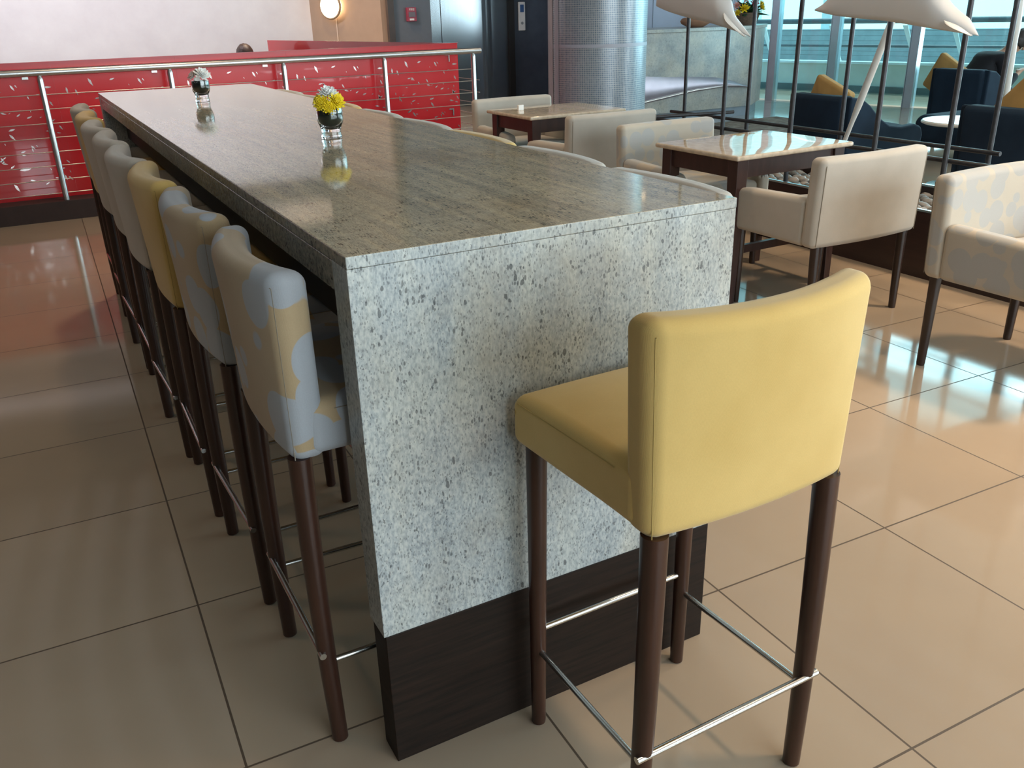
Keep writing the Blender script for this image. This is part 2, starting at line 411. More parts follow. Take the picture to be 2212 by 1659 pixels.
def glass_mat(name, tint, gloss=0.10):
    t = NT(name); tr = t.node('ShaderNodeBsdfTransparent'); tr.inputs[0].default_value = (*tint, 1)
    gl = t.node('ShaderNodeBsdfGlossy'); gl.inputs['Roughness'].default_value = 0.02
    gl.inputs[0].default_value = (0.9, 1, 1, 1)
    fz = t.node('ShaderNodeFresnel'); fz.inputs['IOR'].default_value = 1.45
    mx = t.node('ShaderNodeMixShader'); t.link(fz.outputs[0], mx.inputs[0]); t.link(tr.outputs[0], mx.inputs[1]); t.link(gl.outputs[0], mx.inputs[2])
    t.link(mx.outputs[0], t.out.inputs[0]); return t.m
m_pane = glass_mat('tinted_facade_glass', (0.76, 0.93, 0.95))
m_pane2 = glass_mat('clear_window_glass', (0.9, 0.96, 0.97))
wf = MB()
for k in range(6):
    x = -0.6+8.5*k/5; wf.box((x-0.05, -6.26, 0.8), (x+0.05, -6.12, 3.5))
wf.box((-0.6, -6.26, 2.55), (7.9, -6.12, 2.63))
w1 = wf.build('window_1', simple('window_frame_alu', (0.35, 0.36, 0.37), 0.4, 0.6), kind='structure')
MB().box((-0.6, -6.20, 0.8), (7.9, -6.19, 3.5)).build('pane', m_pane2, w1)

# glass facade on the right: line through G along D
G = Vector((10.59, 7.354, 0)); D = Vector((-0.287, 0.958, 0)).normalized(); N = Vector((0.958, 0.287, 0)).normalized()
def FP(s, off, z): p = G+D*s+N*off; return (p.x, p.y, z)
def fbox(mb, s0, s1, o0, o1, z0, z1, mi=0):
    vs = [FP(s0,o0,z0),FP(s1,o0,z0),FP(s1,o1,z0),FP(s0,o1,z0),FP(s0,o0,z1),FP(s1,o0,z1),FP(s1,o1,z1),FP(s0,o1,z1)]
    return mb.add(vs, [(0,3,2,1),(4,5,6,7),(0,1,5,4),(1,2,6,5),(2,3,7,6),(3,0,4,7)], mi)
SMAX = 2.76
m_col_steel = simple('facade_mullion_steel', (0.55, 0.66, 0.74), 0.3, 0.7, 0.05)
w2 = None
mul = MB()
for s in (2.14, 1.17, 0.0, -1.9, -4.2, -6.5, -8.8, -11.1, -13.4):
    fbox(mul, s-0.065, s+0.045, 0, 0.14, 0, CEIL); fbox(mul, s+0.058, s+0.07, 0.02, 0.12, 0, CEIL)
w2 = mul.build('window_2', m_col_steel, kind='structure')
gp = MB(); fbox(gp, -13.9, SMAX, 0.06, 0.068, 0.02, CEIL); gp.build('pane', m_pane, w2)
# terrace outside: low wall, dark base, bright sill
m_lowwall = simple('terrace_low_wall', (0.60, 0.66, 0.62), 0.7, var=0.05)
lw = MB(); fbox(lw, -9, 5.5, 1.93, 2.05, 0.10, 0.44); lw.build('wall_terrace', m_lowwall, kind='structure')
lw = MB(); fbox(lw, -9, 5.5, 1.90, 2.05, 0.0, 0.10); lw.build('baseboard_terrace', simple('terrace_base', (0.10, 0.14, 0.14), 0.6), kind='structure')
lw = MB(); fbox(lw, -9, 5.5, 1.88, 2.1, 0.44, 0.475); lw.build('trim_7', simple('terrace_sill', (0.75, 0.85, 0.88), 0.4), kind='structure')
m_out = simple('distant_parapet', (0.30, 0.38, 0.44), 0.8, var=0.1)
lw = MB(); fbox(lw, -14, 12, 5.6, 5.8, 0.0, 0.86); lw.build('wall_outer', m_out, kind='structure')
m_far = simple('distant_white_column', (0.75, 0.86, 0.9), 0.6)
for s, w, hh in ((4.3, 0.10, 6), (2.4, 0.16, 6), (-0.3, 0.12, 6), (-2.1, 0.35, 6), (6.3, 0.3, 6), (-5, 0.2, 6)):
    q = MB(); fbox(q, s-w, s+w, 6.0, 6.3, 0, hh)
    tag(q.build('facade_column', m_far), {4.3: 'slender pale column outside, behind the flower arrangement', 2.4: 'pale column outside, left of the large sail', -0.3: 'pale column outside, behind the large sail',
        -2.1: 'broad pale column outside near the right edge', 6.3: 'broad pale column outside, farthest left', -5: 'pale column outside beyond the right edge'}[s], 'column', 'columns outside the glass')
# terrace railing
tr = thing('terrace_railing', 'grey cable railing with slanted white brackets outside the glass wall', 'railing', FP(0, 2.3, 0))
def rel(p): return tuple(Vector(p)-Vector(FP(0, 2.3, 0)))
m_hand = simple('terrace_handrail', (0.11, 0.14, 0.16), 0.5, 0.2)
MB().tube([rel(FP(5.5, 2.3, 1.09)), rel(FP(-9, 2.3, 1.09))], 0.045).build('handrail', m_hand, tr, smooth=True)
MB().tube([rel(FP(5.5, 2.3, 0.70)), rel(FP(-9, 2.3, 0.70))], 0.022).build('mid_rail', m_hand, tr, smooth=True)
for z in (0.55, 0.62, 0.78, 0.86, 0.94):
    MB().tube([rel(FP(5.5, 2.3, z)), rel(FP(-9, 2.3, z))], 0.0028, 6).build('cable', m_hand, tr, smooth=True)
for s in (3.56, 2.29, 1.04, 0.30, -0.95, -2.2, -3.45):
    q = MB(); a = FP(s, 2.2, 0.98); 
    pts = [rel(FP(s+0.04, 2.16, 1.02)), rel(FP(s-0.04, 2.16, 1.02)), rel(FP(s-0.37, 2.10, 0.20)), rel(FP(s-0.355, 2.10, 0.20)),
           rel(FP(s+0.04, 2.19, 1.02)), rel(FP(s-0.04, 2.19, 1.02)), rel(FP(s-0.37, 2.13, 0.20)), rel(FP(s-0.355, 2.13, 0.20))]
    q.add(pts, [(0,1,2,3),(7,6,5,4),(0,4,5,1),(1,5,6,2),(2,6,7,3),(3,7,4,0)])
    q.build('bracket', m_white, tr)

# ------------------------------------------------------------ communal counter
TW, TL, TH = 0.8115, 4.052, 1.07
ct = thing('counter_table', 'long high communal table of grey granite on a dark wooden plinth', 'table', (0, 0, 0))
tt = MB().box((0, 0, 1.0488), (TW, TL, TH)).build('table_top', [m_gran_top, m_gran_face, m_gran_side], ct, bevel=0.0022)
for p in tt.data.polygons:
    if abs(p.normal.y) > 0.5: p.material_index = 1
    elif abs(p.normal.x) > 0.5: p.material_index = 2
# end slabs
for nm, y0 in (('end_panel', 0.0), ('end_panel', TL-0.078)):
    MB().box((0.0005, y0+0.001, 0.32), (TW-0.0005, y0+0.078, 1.0485)).build(nm, m_gran_face, ct, bevel=0.001)
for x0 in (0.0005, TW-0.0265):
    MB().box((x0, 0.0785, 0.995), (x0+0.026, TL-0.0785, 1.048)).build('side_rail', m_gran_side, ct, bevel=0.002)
for y0 in (0.003, TL-0.075):
    q = MB().box((0.004, y0, 0.0), (TW-0.012, y0+0.070, 0.318)); q.build('plinth', m_plinth, ct, bevel=0.002)
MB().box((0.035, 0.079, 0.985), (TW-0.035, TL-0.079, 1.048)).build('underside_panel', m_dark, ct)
MB().box((0.10, 0.079, 0.835), (0.71, TL-0.079, 0.985)).build('under_top_box', m_dark, ct)  # dark box added and widened to keep the space under the top dark

# ------------------------------------------------------------ counter stools
def stool_back_warp(v):
    z = v.z; x = v.x
    k = (z+0.186)/0.372                         # 0 bottom .. 1 top
    sag = 0.018+0.030*max(0, min(1, k))
    wx = x*(0.955+0.060*max(0, min(1, k)))
    y = v.y - sag*(1-(x/0.225)**2) + 0.010
    if v.z > 0.14: z = z - 0.004*(1-(x/0.225)**2)
    return Vector((wx, y, z))
def seat_warp(v):
    z = v.z
    if v.z > 0.02:
        z += 0.012*(1-(v.x/0.22)**2)*(1-(v.y/0.21)**2) - 0.012*max(0, (v.y-0.1)/0.1)
    return Vector((v.x*(1.01+0.05*max(0, v.y+0.1)/0.29), v.y, z))

def make_stool(name, label, mat, seam):
    t = thing(name, label, 'stool')
    t_back = rbox_mesh('backrest', (0.44, 0.070, 0.362), 0.026, 10, stool_back_warp)
    o = link('backrest', t_back, mat, t, loc=(0, -0.182, 0.851))
    # seams on the outer rear edges and below the top roll
    for s in (-1, 1):
        pts = []
        for k in range(17):
            p = stool_back_warp(Vector((s*0.2095, -0.0285, -0.176+0.332*k/16)))
            pts.append((p.x, p.y-0.0005, p.z))
        MB().tube(pts, 0.0010, 6).build('seam', seam, o, smooth=True)
    pts = []
    for k in range(21):
        x = -0.2095+0.419*k/20; p = stool_back_warp(Vector((x, -0.030, 0.156))); pts.append((p.x, p.y-0.0004, p.z))
    MB().tube(pts, 0.0009, 6).build('seam', seam, o, smooth=True)
    sm = rbox_mesh('seat', (0.425, 0.375, 0.108), 0.024, 8, seat_warp)
    so = link('seat', sm, mat, t, loc=(0, 0.006, 0.732))
    for s in (-1, 1):
        pts = [(s*0.2125, -0.13+0.29*k/8, 0.036) for k in range(9)]
        MB().tube([(p[0]*(1.01+0.05*max(0, p[1]+0.1)/0.29), p[1], p[2]) for p in pts], 0.0009, 6).build('seam', seam, so, smooth=True)
    for sx in (-1, 1):
        n = 8
        pf = []; rf = []; pr = []; rr = []
        for k in range(n+1):
            u = k/n; z = 0.675*(1-u)+0.0
            pf.append((sx*(0.187+0.002*u), 0.163+0.006*u, z)); rf.append(0.0205-0.0055*u)
            pr.append((sx*(0.186+0.010*u), -0.192-0.004*math.sin(PI*u)+0.004*u, z)); rr.append(0.0225-0.0055*u)
        pf[-1] = (pf[-1][0], pf[-1][1], 0.003); pf.append((pf[-1][0], pf[-1][1], 0)); rf.append(rf[-1]-0.003)
        pr[-1] = (pr[-1][0], pr[-1][1], 0.003); pr.append((pr[-1][0], pr[-1][1], 0)); rr.append(rr[-1]-0.003)
        MB().tube(pf, rf, 18).build('leg', m_leg, t, smooth=True)
        MB().tube(pr, rr, 18).build('leg', m_leg, t, smooth=True)
        MB().tube([(sx*0.189, 0.168, 0.198), (sx*0.195, -0.202, 0.205)], 0.0062, 12).build('footrest_bar', m_steel, t, smooth=True)
    MB().tube([(-0.186, 0.167, 0.248), (0.186, 0.167, 0.248)], 0.0072, 12).build('footrest_bar', m_steel, t, smooth=True)
    MB().tube([(-0.214, -0.205, 0.235), (0.214, -0.205, 0.235)], 0.0072, 12).build('footrest_bar', m_steel, t, smooth=True)
    return t

GL = 'bar stools along the left side of the long table'; GR = 'bar stools along the right side of the long table'
st_y = make_stool('bar_stool', 'mustard yellow bar stool facing the near granite end of the long table', m_yellow, m_seam)
st_y.location = (0.503, -0.212, 0); st_y.rotation_euler = (0, 0, math.radians(0.6))
st_d = make_stool('bar_stool', 'dotted beige bar stool with large grey spots, nearest on the left side of the table', m_dots, m_seam_b)
st_d['group'] = GL
st_b = make_stool('bar_stool', 'plain beige bar stool, just beyond the mustard one on the left side', m_beige, m_seam_b)
st_b['group'] = GL
left = [(st_d, 0.325, 0.110, None, 0.0), (st_d, 0.88, 0.095, 'dotted beige bar stool between the nearest left stool and the mustard one', 0.03),
        (st_y, 1.39, 0.082, 'mustard yellow bar stool, third along the left side of the table', -0.02),
        (st_b, 1.86, 0.066, None, 0.03),
        (st_b, 2.36, 0.070, 'plain beige bar stool, fifth from the near end on the left side', 0.0),
        (st_b, 2.83, 0.066, 'plain beige bar stool on the left side, in front of the far yellow one', 0.02),
        (st_y, 3.29, 0.075, 'yellow bar stool on the left side, second from the far end of the table', 0.0),
        (st_b, 3.75, 0.085, 'plain beige bar stool at the far left corner of the long table', 0.0)]
used = set()
for proto, y, x, lab, dr_ in left:
    if lab is None and proto.name not in used:
        proto.location = (x, y, 0); proto.rotation_euler = (0, 0, -PI/2+dr_); used.add(proto.name)
    else: dup(proto, (x, y, 0), -PI/2+dr_, lab, GL)
right = [(st_b, 0.32, 'plain beige bar stool behind the near right corner of the granite table'),
         (st_b, 0.81, 'plain beige bar stool on the right side, second from the near corner'),
         (st_y, 1.30, 'yellow bar stool on the right side of the table, its top just showing'),
         (st_b, 1.755, 'plain beige bar stool on the right side, just beyond the yellow one'),
         (st_b, 2.21, 'plain beige bar stool midway along the right side of the table'),
         (st_y, 2.70, 'yellow bar stool on the far half of the right side, beside the yellow flowers'),
         (st_b, 3.145, 'plain beige bar stool on the right side, second from the far end'),
         (st_b, 3.59, 'plain beige bar stool at the far right corner of the table')]
for proto, y, lab in right: dup(proto, (TW-0.092, y+0.028, 0), PI/2, lab, GR).scale = (1, 1, 1.016)

# ------------------------------------------------------------ vases with flowers
m_glass = NT('vase_glass'); m_glass.col((1, 1, 1)).set(0.01)
m_glass.b.inputs['Transmission Weight'].default_value = 1.0; m_glass.b.inputs['IOR'].default_value = 1.45; m_glass = m_glass.m
m_leaf = simple('dark_green_leaf', (0.018, 0.07, 0.028), 0.3, var=0.3, nscale=30)
m_petal_y = simple('yellow_petal', (0.90, 0.68, 0.02), 0.6, var=0.1, nscale=60)
m_petal_w = simple('white_petal', (0.95, 0.95, 0.92), 0.6, var=0.04, nscale=60)
m_petal_p = simple('faded_pink_petal', (0.62, 0.50, 0.46), 0.6)
def blossom(mb, c, R, n=46, mi=0, up=Vector((0, 0, 1)), seed=0):
    rnd = random.Random(seed); up = up.normalized(); a = up.orthogonal().normalized(); b = up.cross(a)
    for k in range(n):
        ph = k*2.399; el = math.radians(5+80*(k/n)); L = R*(1.0-0.35*(k/n))*rnd.uniform(0.88, 1.05)
        d = (a*math.cos(ph)+b*math.sin(ph))*math.cos(el)+up*math.sin(el)
        side = d.cross(up).normalized() if d.cross(up).length > 1e-3 else a
        nn = side.cross(d).normalized(); w = R*0.15; c0 = Vector(c)
        p0 = c0; p1 = c0+d*L*0.55+side*w+nn*0.001; p2 = c0+d*L*0.55-side*w+nn*0.001; p3 = c0+d*L*0.92+side*w*0.6+nn*L*0.06
        p4 = c0+d*L*0.92-side*w*0.6+nn*L*0.06; p5 = c0+d*L+nn*L*0.08
        q = [p0, p1, p2, p3, p4, p5]; th = nn*-0.0012
        mb.add(q+[x+th for x in q], [(0,1,2),(1,3,4,2),(3,5,4),(8,7,6),(8,10,9,7),(10,11,9),(0,6,7,1),(1,7,9,3),(3,9,11,5),(5,11,10,4),(4,10,8,2),(2,8,6,0)], mi)
def vase(label, loc, specs, rz):
    t = thing('flower_vase', label, 'vase', loc, rz, 'glass flower vases on the long table')
    out = [(0.028, 0), (0.031, 0.001), (0.032, 0.006), (0.0295, 0.014), (0.029, 0.024), (0.032, 0.034), (0.038, 0.048), (0.0405, 0.062), (0.0405, 0.078), (0.039, 0.092)]
    inn = [(0.0365, 0.092), (0.038, 0.078), (0.038, 0.062), (0.0355, 0.049), (0.029, 0.037), (0.018, 0.030), (0.0, 0.028)]
    v = MB().lathe([(0.0, 0)]+out+inn, 32); v.build('glass', m_glass, t, smooth=True)
    lf = MB().lathe([(0.0, 0.0305), (0.016, 0.0325), (0.0270, 0.040), (0.0345, 0.0515), (0.0370, 0.062), (0.0370, 0.078), (0.0355, 0.089), (0.02, 0.093), (0, 0.094)], 24)
    lf.build('leaf_lining', m_leaf, t, smooth=True)
    for c, R, m, up, sd in specs:
        b = MB(); blossom(b, c, R, 56, 0, Vector(up), sd); b.build('blossom', m, t)
    return t
vase('short glass vase with yellow and white chrysanthemums on the long table', (0.436, 1.41, TH+0.0005),
     [((-0.014, -0.022, 0.103), 0.031, m_petal_y, (-0.2, -0.9, 0.45), 1), ((0.022, -0.012, 0.106), 0.033, m_petal_y, (0.55, -0.7, 0.5), 2), ((-0.026, 0.008, 0.108), 0.030, m_petal_y, (-0.9, -0.1, 0.5), 3),
      ((0.0, 0.002, 0.126), 0.038, m_petal_w, (0.05, -0.35, 1), 4), ((0.020, 0.020, 0.112), 0.030, m_petal_y, (0.7, 0.5, 0.5), 5), ((0.004, -0.028, 0.092), 0.026, m_petal_y, (0.1, -1, 0.1), 6)], -0.45)
vase('short glass vase with white flowers at the far end of the long table', (0.358, 3.06, TH+0.0005),
     [((0.016, -0.012, 0.112), 0.044, m_petal_w, (0.45, -0.5, 0.8), 11), ((-0.024, 0.0, 0.108), 0.034, m_petal_p, (-0.7, -0.2, 0.7), 12), ((-0.002, -0.024, 0.092), 0.022, m_petal_w, (0, -1, 0.2), 13), ((0.0, 0.018, 0.116), 0.036, m_petal_w, (0, 0.6, 0.8), 14)], -0.45)

# ------------------------------------------------------------ red partition and steel railing
def red_mat():
    t = NT('red_back_painted_glass'); v = t.coord()
    t.col(t.ramp(t.noise(v, 1.3, 3), [(0.3, (0.62, 0.014, 0.022)), (0.7, (0.70, 0.020, 0.028))])); t.set(0.22)
    t.b.inputs['Coat Weight'].default_value = 0.7; t.b.inputs['Coat Roughness'].default_value = 0.03; t.b.inputs['Specular IOR Level'].default_value = 0.5
    return t.m
m_red = red_mat(); m_fleck = simple('silver_inlay', (0.72, 0.62, 0.60), 0.18, 0.9, 0.05)
cu = MB().box((-7.9, 6.33, 0), (3.5, 6.72, 0.145)).build('kerb', simple('kerb_laminate', (0.040, 0.022, 0.020), 0.65, var=0.2), smooth=False)
tag(cu, 'low dark brown kerb under the red partition', 'kerb')
rp = thing('partition_wall', 'glossy red partition with silver leaf flecks behind the steel railing', 'partition', (3.3, 6.55, 0.146))
rp_ox = Vector((3.3, 6.55, 0.146))
rnd = random.Random(5)
motif = []
for col_ in range(2):
    pass
for k in range(60):
    motif.append((rnd.uniform(0.03, 0.87), rnd.uniform(0.02, 0.80), rnd.choice([rnd.uniform(-1.45, -1.0), rnd.uniform(-0.35, 0.35), rnd.uniform(0.2, 0.7)]), rnd.uniform(0.010, 0.030)*(1.7 if rnd.random() < 0.18 else 1)))
def fleck(mb, x, z, a, L, y0=-0.012):
    ca, sa = math.cos(a), math.sin(a); w = L*0.16
    pts = [(-L/2, 0), (-L*0.2, w), (L*0.1, w*0.7), (L/2, 0.1*w), (L*0.15, -w*0.7), (-L*0.15, -w*0.8)]
    P = [(x+ca*p-sa*q, z+sa*p+ca*q) for p, q in pts]
    n = len(P)
    mb.add([(p, y0-0.0012, q) for p, q in P]+[(p, y0+0.001, q) for p, q in P], [list(range(n)), [n+k for k in range(n)][::-1]]+[(k, n+k, n+(k+1) % n, (k+1) % n) for k in range(n)], 1)
edges = [0.0, -0.72, -1.60, -2.50, -3.40, -4.30, -5.2, -6.1, -7.0, -7.9, -8.8, -9.7, -10.6]
for k in range(len(edges)-1):
    x1, x0 = edges[k], edges[k+1]
    if x1 < -5.6 - 0.2 and x1 < -8: pass
    q = MB().box((x0+0.0002, -0.012, 0), (x1-0.0002, 0.012, 1.0))
    if x1 > -6:
        for mx, mz, ma, ml in motif:
            xx = x0+mx*(x1-x0)/0.9
            fleck(q, xx, 0.04+mz*1.02, ma, ml*1.8)
            if ma < -1.0: fleck(q, min(x1-0.02, xx+0.05), 0.04+((mz+0.37) % 0.80)*1.02, ma+0.2, ml*1.5)
    q.build('glass_panel', [m_red, m_fleck], rp)
cap = MB().box((-10.6, -0.02, 1.0), (0.004, 0.02, 1.004)).build('top_edge', simple('red_edge', (0.60, 0.03, 0.035), 0.25), rp)
for px_, pz_ in ((-0.10, 0.90), (-0.08, 0.42)):
    MB().box((px_-0.035, -0.020, pz_), (px_+0.012, -0.012, pz_+0.010)).box((px_+0.002, -0.020, pz_-0.055), (px_+0.012, -0.012, pz_)).build('corner_clip', m_steel, rp)
for px_ in (-1.78, -2.66, -3.58, -4.5):
    MB().box((px_-0.03, -0.022, 0.885), (px_+0.012, -0.012, 0.91)).build('panel_clip', m_steel, rp)
# side and inner panels of the stairwell behind
q = MB().add([(-0.80, 3.75, -0.146), (0.0, 0.05, -0.146), (0.0, 0.05, 1.0), (-0.80, 3.75, 1.0), (-0.776, 3.755, -0.146), (0.024, 0.055, -0.146), (0.024, 0.055, 1.0), (-0.776, 3.755, 1.0)],
             [(0,1,2,3),(7,6,5,4),(0,4,5,1),(1,5,6,2),(2,6,7,3),(3,7,4,0)])
q.build('side_panel', m_red, rp)

rl = thing('steel_railing', 'stainless steel railing with thin horizontal cables in front of the red partition', 'railing', (3.38, 6.38, 0.146))
X0 = 3.38
MB().tube([(-10.5, 0, 0.935), (0.075, 0, 0.935), (0.082, 0, 0.935)], [0.026, 0.026, 0.018], 20).build('handrail', m_rail, rl, smooth=True)
for xp in (-0.195, 0.725, 1.626, 2.514, 3.38, -1.11, -2.02, -2.93):
    MB().tube([(xp-X0, 0, 0.0), (xp-X0, 0, 0.885), (xp-X0, 0, 0.905), (xp-X0, 0, 0.915)], [0.0215, 0.0215, 0.017, 0.009], 16).build('post', m_rail, rl, smooth=True)
for k in range(8):
    z = 0.055+0.1035*k
    MB().tube([(-10.5, 0, z), (0.0, 0, z)], 0.0033, 6).build('cable', m_cable, rl, smooth=True)
rl2 = thing('side_railing', 'short cable railing running back from the end post of the steel railing', 'railing', (3.47, 6.45, 0.0))
MB().box((-0.03, 0, 0), (0.03, 2.3, 0.14)).build('base', m_dark, rl2)
for z in (0.2, 0.3, 0.40, 0.51, 0.61, 0.71, 0.82):
    MB().tube([(0, 0.0, z), (0.0, 2.3, z)], 0.0033, 6).build('cable', m_cable, rl2, smooth=True)
MB().tube([(0, 2.28, 0.14), (0, 2.28, 0.85)], 0.02, 12).build('post', m_rail, rl2, smooth=True)

# wall lamp, alarm, lift call plate
m_glow = NT('lamp_glow'); m_glow.col((1, 0.9, 0.75))
m_glow.b.inputs['Emission Color'].default_value = (1, 0.74, 0.46, 1); m_glow.b.inputs['Emission Strength'].default_value = 5; m_glow = m_glow.m
nW = Vector((-0.796, -0.606, 0))
lp = thing('wall_lamp', 'round glowing wall lamp on the tan wall above the red partition', 'lamp', (4.14, 12.53, 1.53), math.atan2(nW.y, nW.x)-PI/2+PI)
# local: +y points away from wall normal -> build along -y
rr = MB()
prof = [(0.0, 0.0), (0.20, 0.0), (0.235, 0.012), (0.24, 0.03), (0.22, 0.05), (0.0, 0.05)]
vs = []; fs = []; n = 40
def disc(mb, prof, n=40, y0=0.0):
    vs = []; fs = []
    for r, d in prof:
        for k in range(n): vs.append((r*math.cos(2*PI*k/n), -(y0+d), r*math.sin(2*PI*k/n)))
    for i in range(len(prof)-1):
        for k in range(n): fs.append((i*n+k, i*n+(k+1) % n, (i+1)*n+(k+1) % n, (i+1)*n+k))
    return mb.add(vs, fs)
disc(MB(), [(0.0001, 0.10), (0.15, 0.10), (0.185, 0.115), (0.19, 0.13), (0.18, 0.145), (0.0001, 0.145)]).build('shade_rim', simple('lamp_rim', (0.30, 0.21, 0.13), 0.5), lp, smooth=True)
disc(MB(), [(0.0001, 0.03), (0.13, 0.03), (0.14, 0.04), (0.14, 0.075), (0.0001, 0.08)]).build('back_glow', m_glow, lp, smooth=True)
disc(MB(), [(0.165, 0.146), (0.15, 0.154), (0.0001, 0.158)]).build('front_glow', m_glow, lp, smooth=True)
MB().tube([(0, -0.005, -0.17), (0, -0.005, -1.0)], 0.010, 8).build('cable_cover', simple('cable_cover_paint', (0.70, 0.55, 0.42), 0.5), lp, smooth=True)
MB().tube([(0, 0.0, 0), (0, -0.12, 0)], 0.02, 8).build('stem', m_dark, lp, smooth=True)

def text_mesh(s, size, depth):
    cu = bpy.data.curves.new('t', 'FONT'); cu.body = s; cu.size = size; cu.extrude = depth; cu.align_x = 'CENTER'; cu.align_y = 'CENTER'
    o = bpy.data.objects.new('t', cu); COL.objects.link(o)
    me = bpy.data.meshes.new_from_object(o.evaluated_get(bpy.context.evaluated_depsgraph_get()))
    bpy.data.objects.remove(o); bpy.data.curves.remove(cu); return me
m_alarm = simple('alarm_red', (0.38, 0.05, 0.09), 0.4)
al = thing('fire_alarm', 'small red fire alarm box with white lettering on the grey pilaster', 'alarm', (5.035, 11.78, 1.385))
MB().box((-0.075, -0.055, -0.095), (0.075, 0, 0.095)).build('housing', m_alarm, al, bevel=0.006)
MB().box((-0.052, -0.062, -0.035), (0.052, -0.055, 0.035)).build('pull_handle', simple('alarm_handle', (0.16, 0.14, 0.17), 0.4), al)
MB().box((-0.04, -0.060, -0.082), (0.03, -0.055, -0.056)).build('white_label', m_white, al)
tx = link('lettering', text_mesh('FIRE', 0.05, 0.001), m_white, al, smooth=False); tx.location = (0, -0.057, 0.066); tx.rotation_euler = (PI/2, 0, 0)
cp = thing('call_plate', 'slim white lift call plate with a small display on the dark panel', 'lift button panel', (6.955, 11.86, 1.31))
link('plate', rbox_mesh('plate', (0.125, 0.03, 0.42), 0.012, 3), m_white, cp, loc=(0, -0.013, 0))
MB().box((-0.032, -0.033, 0.06), (0.032, -0.028, 0.17)).build('display', simple('display_blue', (0.06, 0.14, 0.32), 0.2), cp)
disc(MB(), [(0.022, 0.027), (0.022, 0.034), (0.0001, 0.035)], 20).build('button', simple('button_grey', (0.45, 0.47, 0.47), 0.3, 0.6), cp, loc=(0, 0, -0.10), smooth=True)

# ------------------------------------------------------------ mosaic column
cl = thing('mosaic_column', 'thick round column clad in small blue grey mosaic tiles', 'column', (5.29, 7.2, 0))
MB().lathe([(0.53, 0), (0.53, CEIL)], 96).build('shaft', mosaic_mat(), cl, smooth=True)
m_joint = simple('column_joint', (0.42, 0.44, 0.52), 0.4, var=0.03)
MB().lathe([(0.533, 1.03), (0.533, 1.065)], 96).build('joint_band', m_joint, cl, smooth=True)
def vstrip(a0, a1, r=0.534):
    mb = MB(); n = 6; vs = []; fs = []
    for k in range(n+1):
        a = a0+(a1-a0)*k/n
        for rr_ in (r, r-0.01):
            vs += [(rr_*math.cos(a), rr_*math.sin(a), 0), (rr_*math.cos(a), rr_*math.sin(a), CEIL)]
    for k in range(n):
        i = 4*k; fs += [(i, i+4, i+5, i+1), (i+2, i+3, i+7, i+6)]
    return mb.add(vs, fs)
ca = math.atan2(-1.324-7.2, -0.411-5.29)
vstrip(ca-1.00, ca-0.86).build('joint_strip', m_joint, cl, smooth=True)
vstrip(ca-1.50, ca-1.08).build('joint_strip', m_joint, cl, smooth=True)

# ------------------------------------------------------------ reception counter
rc = thing('reception_counter', 'pale granite reception counter with a metal wave on its front', 'counter', (7.2, 8.45, 0))
def R(x, y, z): return (x-7.2, y-8.45, z)
MB().prism([R(6.25, 8.1, 0)[:2], R(8.40, 8.1, 0)[:2], R(9.03, 8.6, 0)[:2], R(9.03, 8.95, 0)[:2], R(6.25, 8.95, 0)[:2]], 0.13, 1.10).build('body', m_counter, rc, bevel=0.004)
MB().prism([R(6.25, 8.075, 0)[:2], R(8.41, 8.075, 0)[:2], R(9.06, 8.59, 0)[:2], R(9.06, 8.97, 0)[:2], R(6.25, 8.97, 0)[:2]], 1.10, 1.14).build('worktop', m_counter, rc, bevel=0.003)
MB().prism([R(6.25, 8.17, 0)[:2], R(8.42, 8.17, 0)[:2], R(8.98, 8.62, 0)[:2], R(8.98, 8.9, 0)[:2], R(6.25, 8.9, 0)[:2]], 0, 0.13).build('kick_plate', simple('kick_plate_steel', (0.35, 0.42, 0.50), 0.3, 0.5), rc)
# wave relief
def wave(name, top, bot, mat, y, th):
    n = 48; vs = []; fs = []
    def ip(T, x):
        for k in range(len(T)-1):
            if T[k][0] <= x <= T[k+1][0]:
                u = (x-T[k][0])/(T[k+1][0]-T[k][0]); u = u*u*(3-2*u) if len(T) < 4 else u
                return T[k][1]+(T[k+1][1]-T[k][1])*u
        return T[-1][1]
    x0, x1 = top[0][0], top[-1][0]; m = 10
    for i in range(n+1):
        x = x0+(x1-x0)*i/n
        zt, zb = ip(top, x), ip(bot, x)
        for j in range(m+1):
            v = j/m; z = zb+(zt-zb)*v; b = math.sin(PI*min(1, v*1.0))**0.6
            vs.append(R(x, y-th*b*(0.35+0.65*(1-v)), z))
    for i in range(n):
        for j in range(m): fs.append((i*(m+1)+j, i*(m+1)+j+1, (i+1)*(m+1)+j+1, (i+1)*(m+1)+j))
    o = MB().add(vs, fs).build(name, mat, rc, smooth=True)
    for p in o.data.polygons: p.use_smooth = True
    return o
m_wave = simple('polished_wave_metal', (0.42, 0.38, 0.44), 0.36, 0.6, 0.06)
T = [(6.26, 0.62), (6.6, 0.60), (6.9, 0.578), (7.4, 0.553), (7.75, 0.53), (8.05, 0.47), (8.36, 0.378)]
B = [(6.26, 0.243), (6.3, 0.245), (6.6, 0.270), (7.0, 0.315), (7.4, 0.365), (7.88, 0.395), (8.36, 0.372)]
wave('wave_relief', T, B, m_wave, 8.10, 0.07)
wave('wave_highlight', [(6.26, 0.288), (6.3, 0.29), (6.6, 0.315), (7.0, 0.362), (7.4, 0.410), (7.88, 0.425), (8.15, 0.41)], [(6.26, 0.260), (6.3, 0.262), (6.6, 0.290), (7.0, 0.338), (7.4, 0.385), (7.88, 0.410), (8.15, 0.405)],
     simple('bright_wave_highlight', (0.95, 0.92, 0.9), 0.15, 0.6, 0.02), 8.055, 0.022)  # bright strip stands in for the highlight near the wave's lower edge
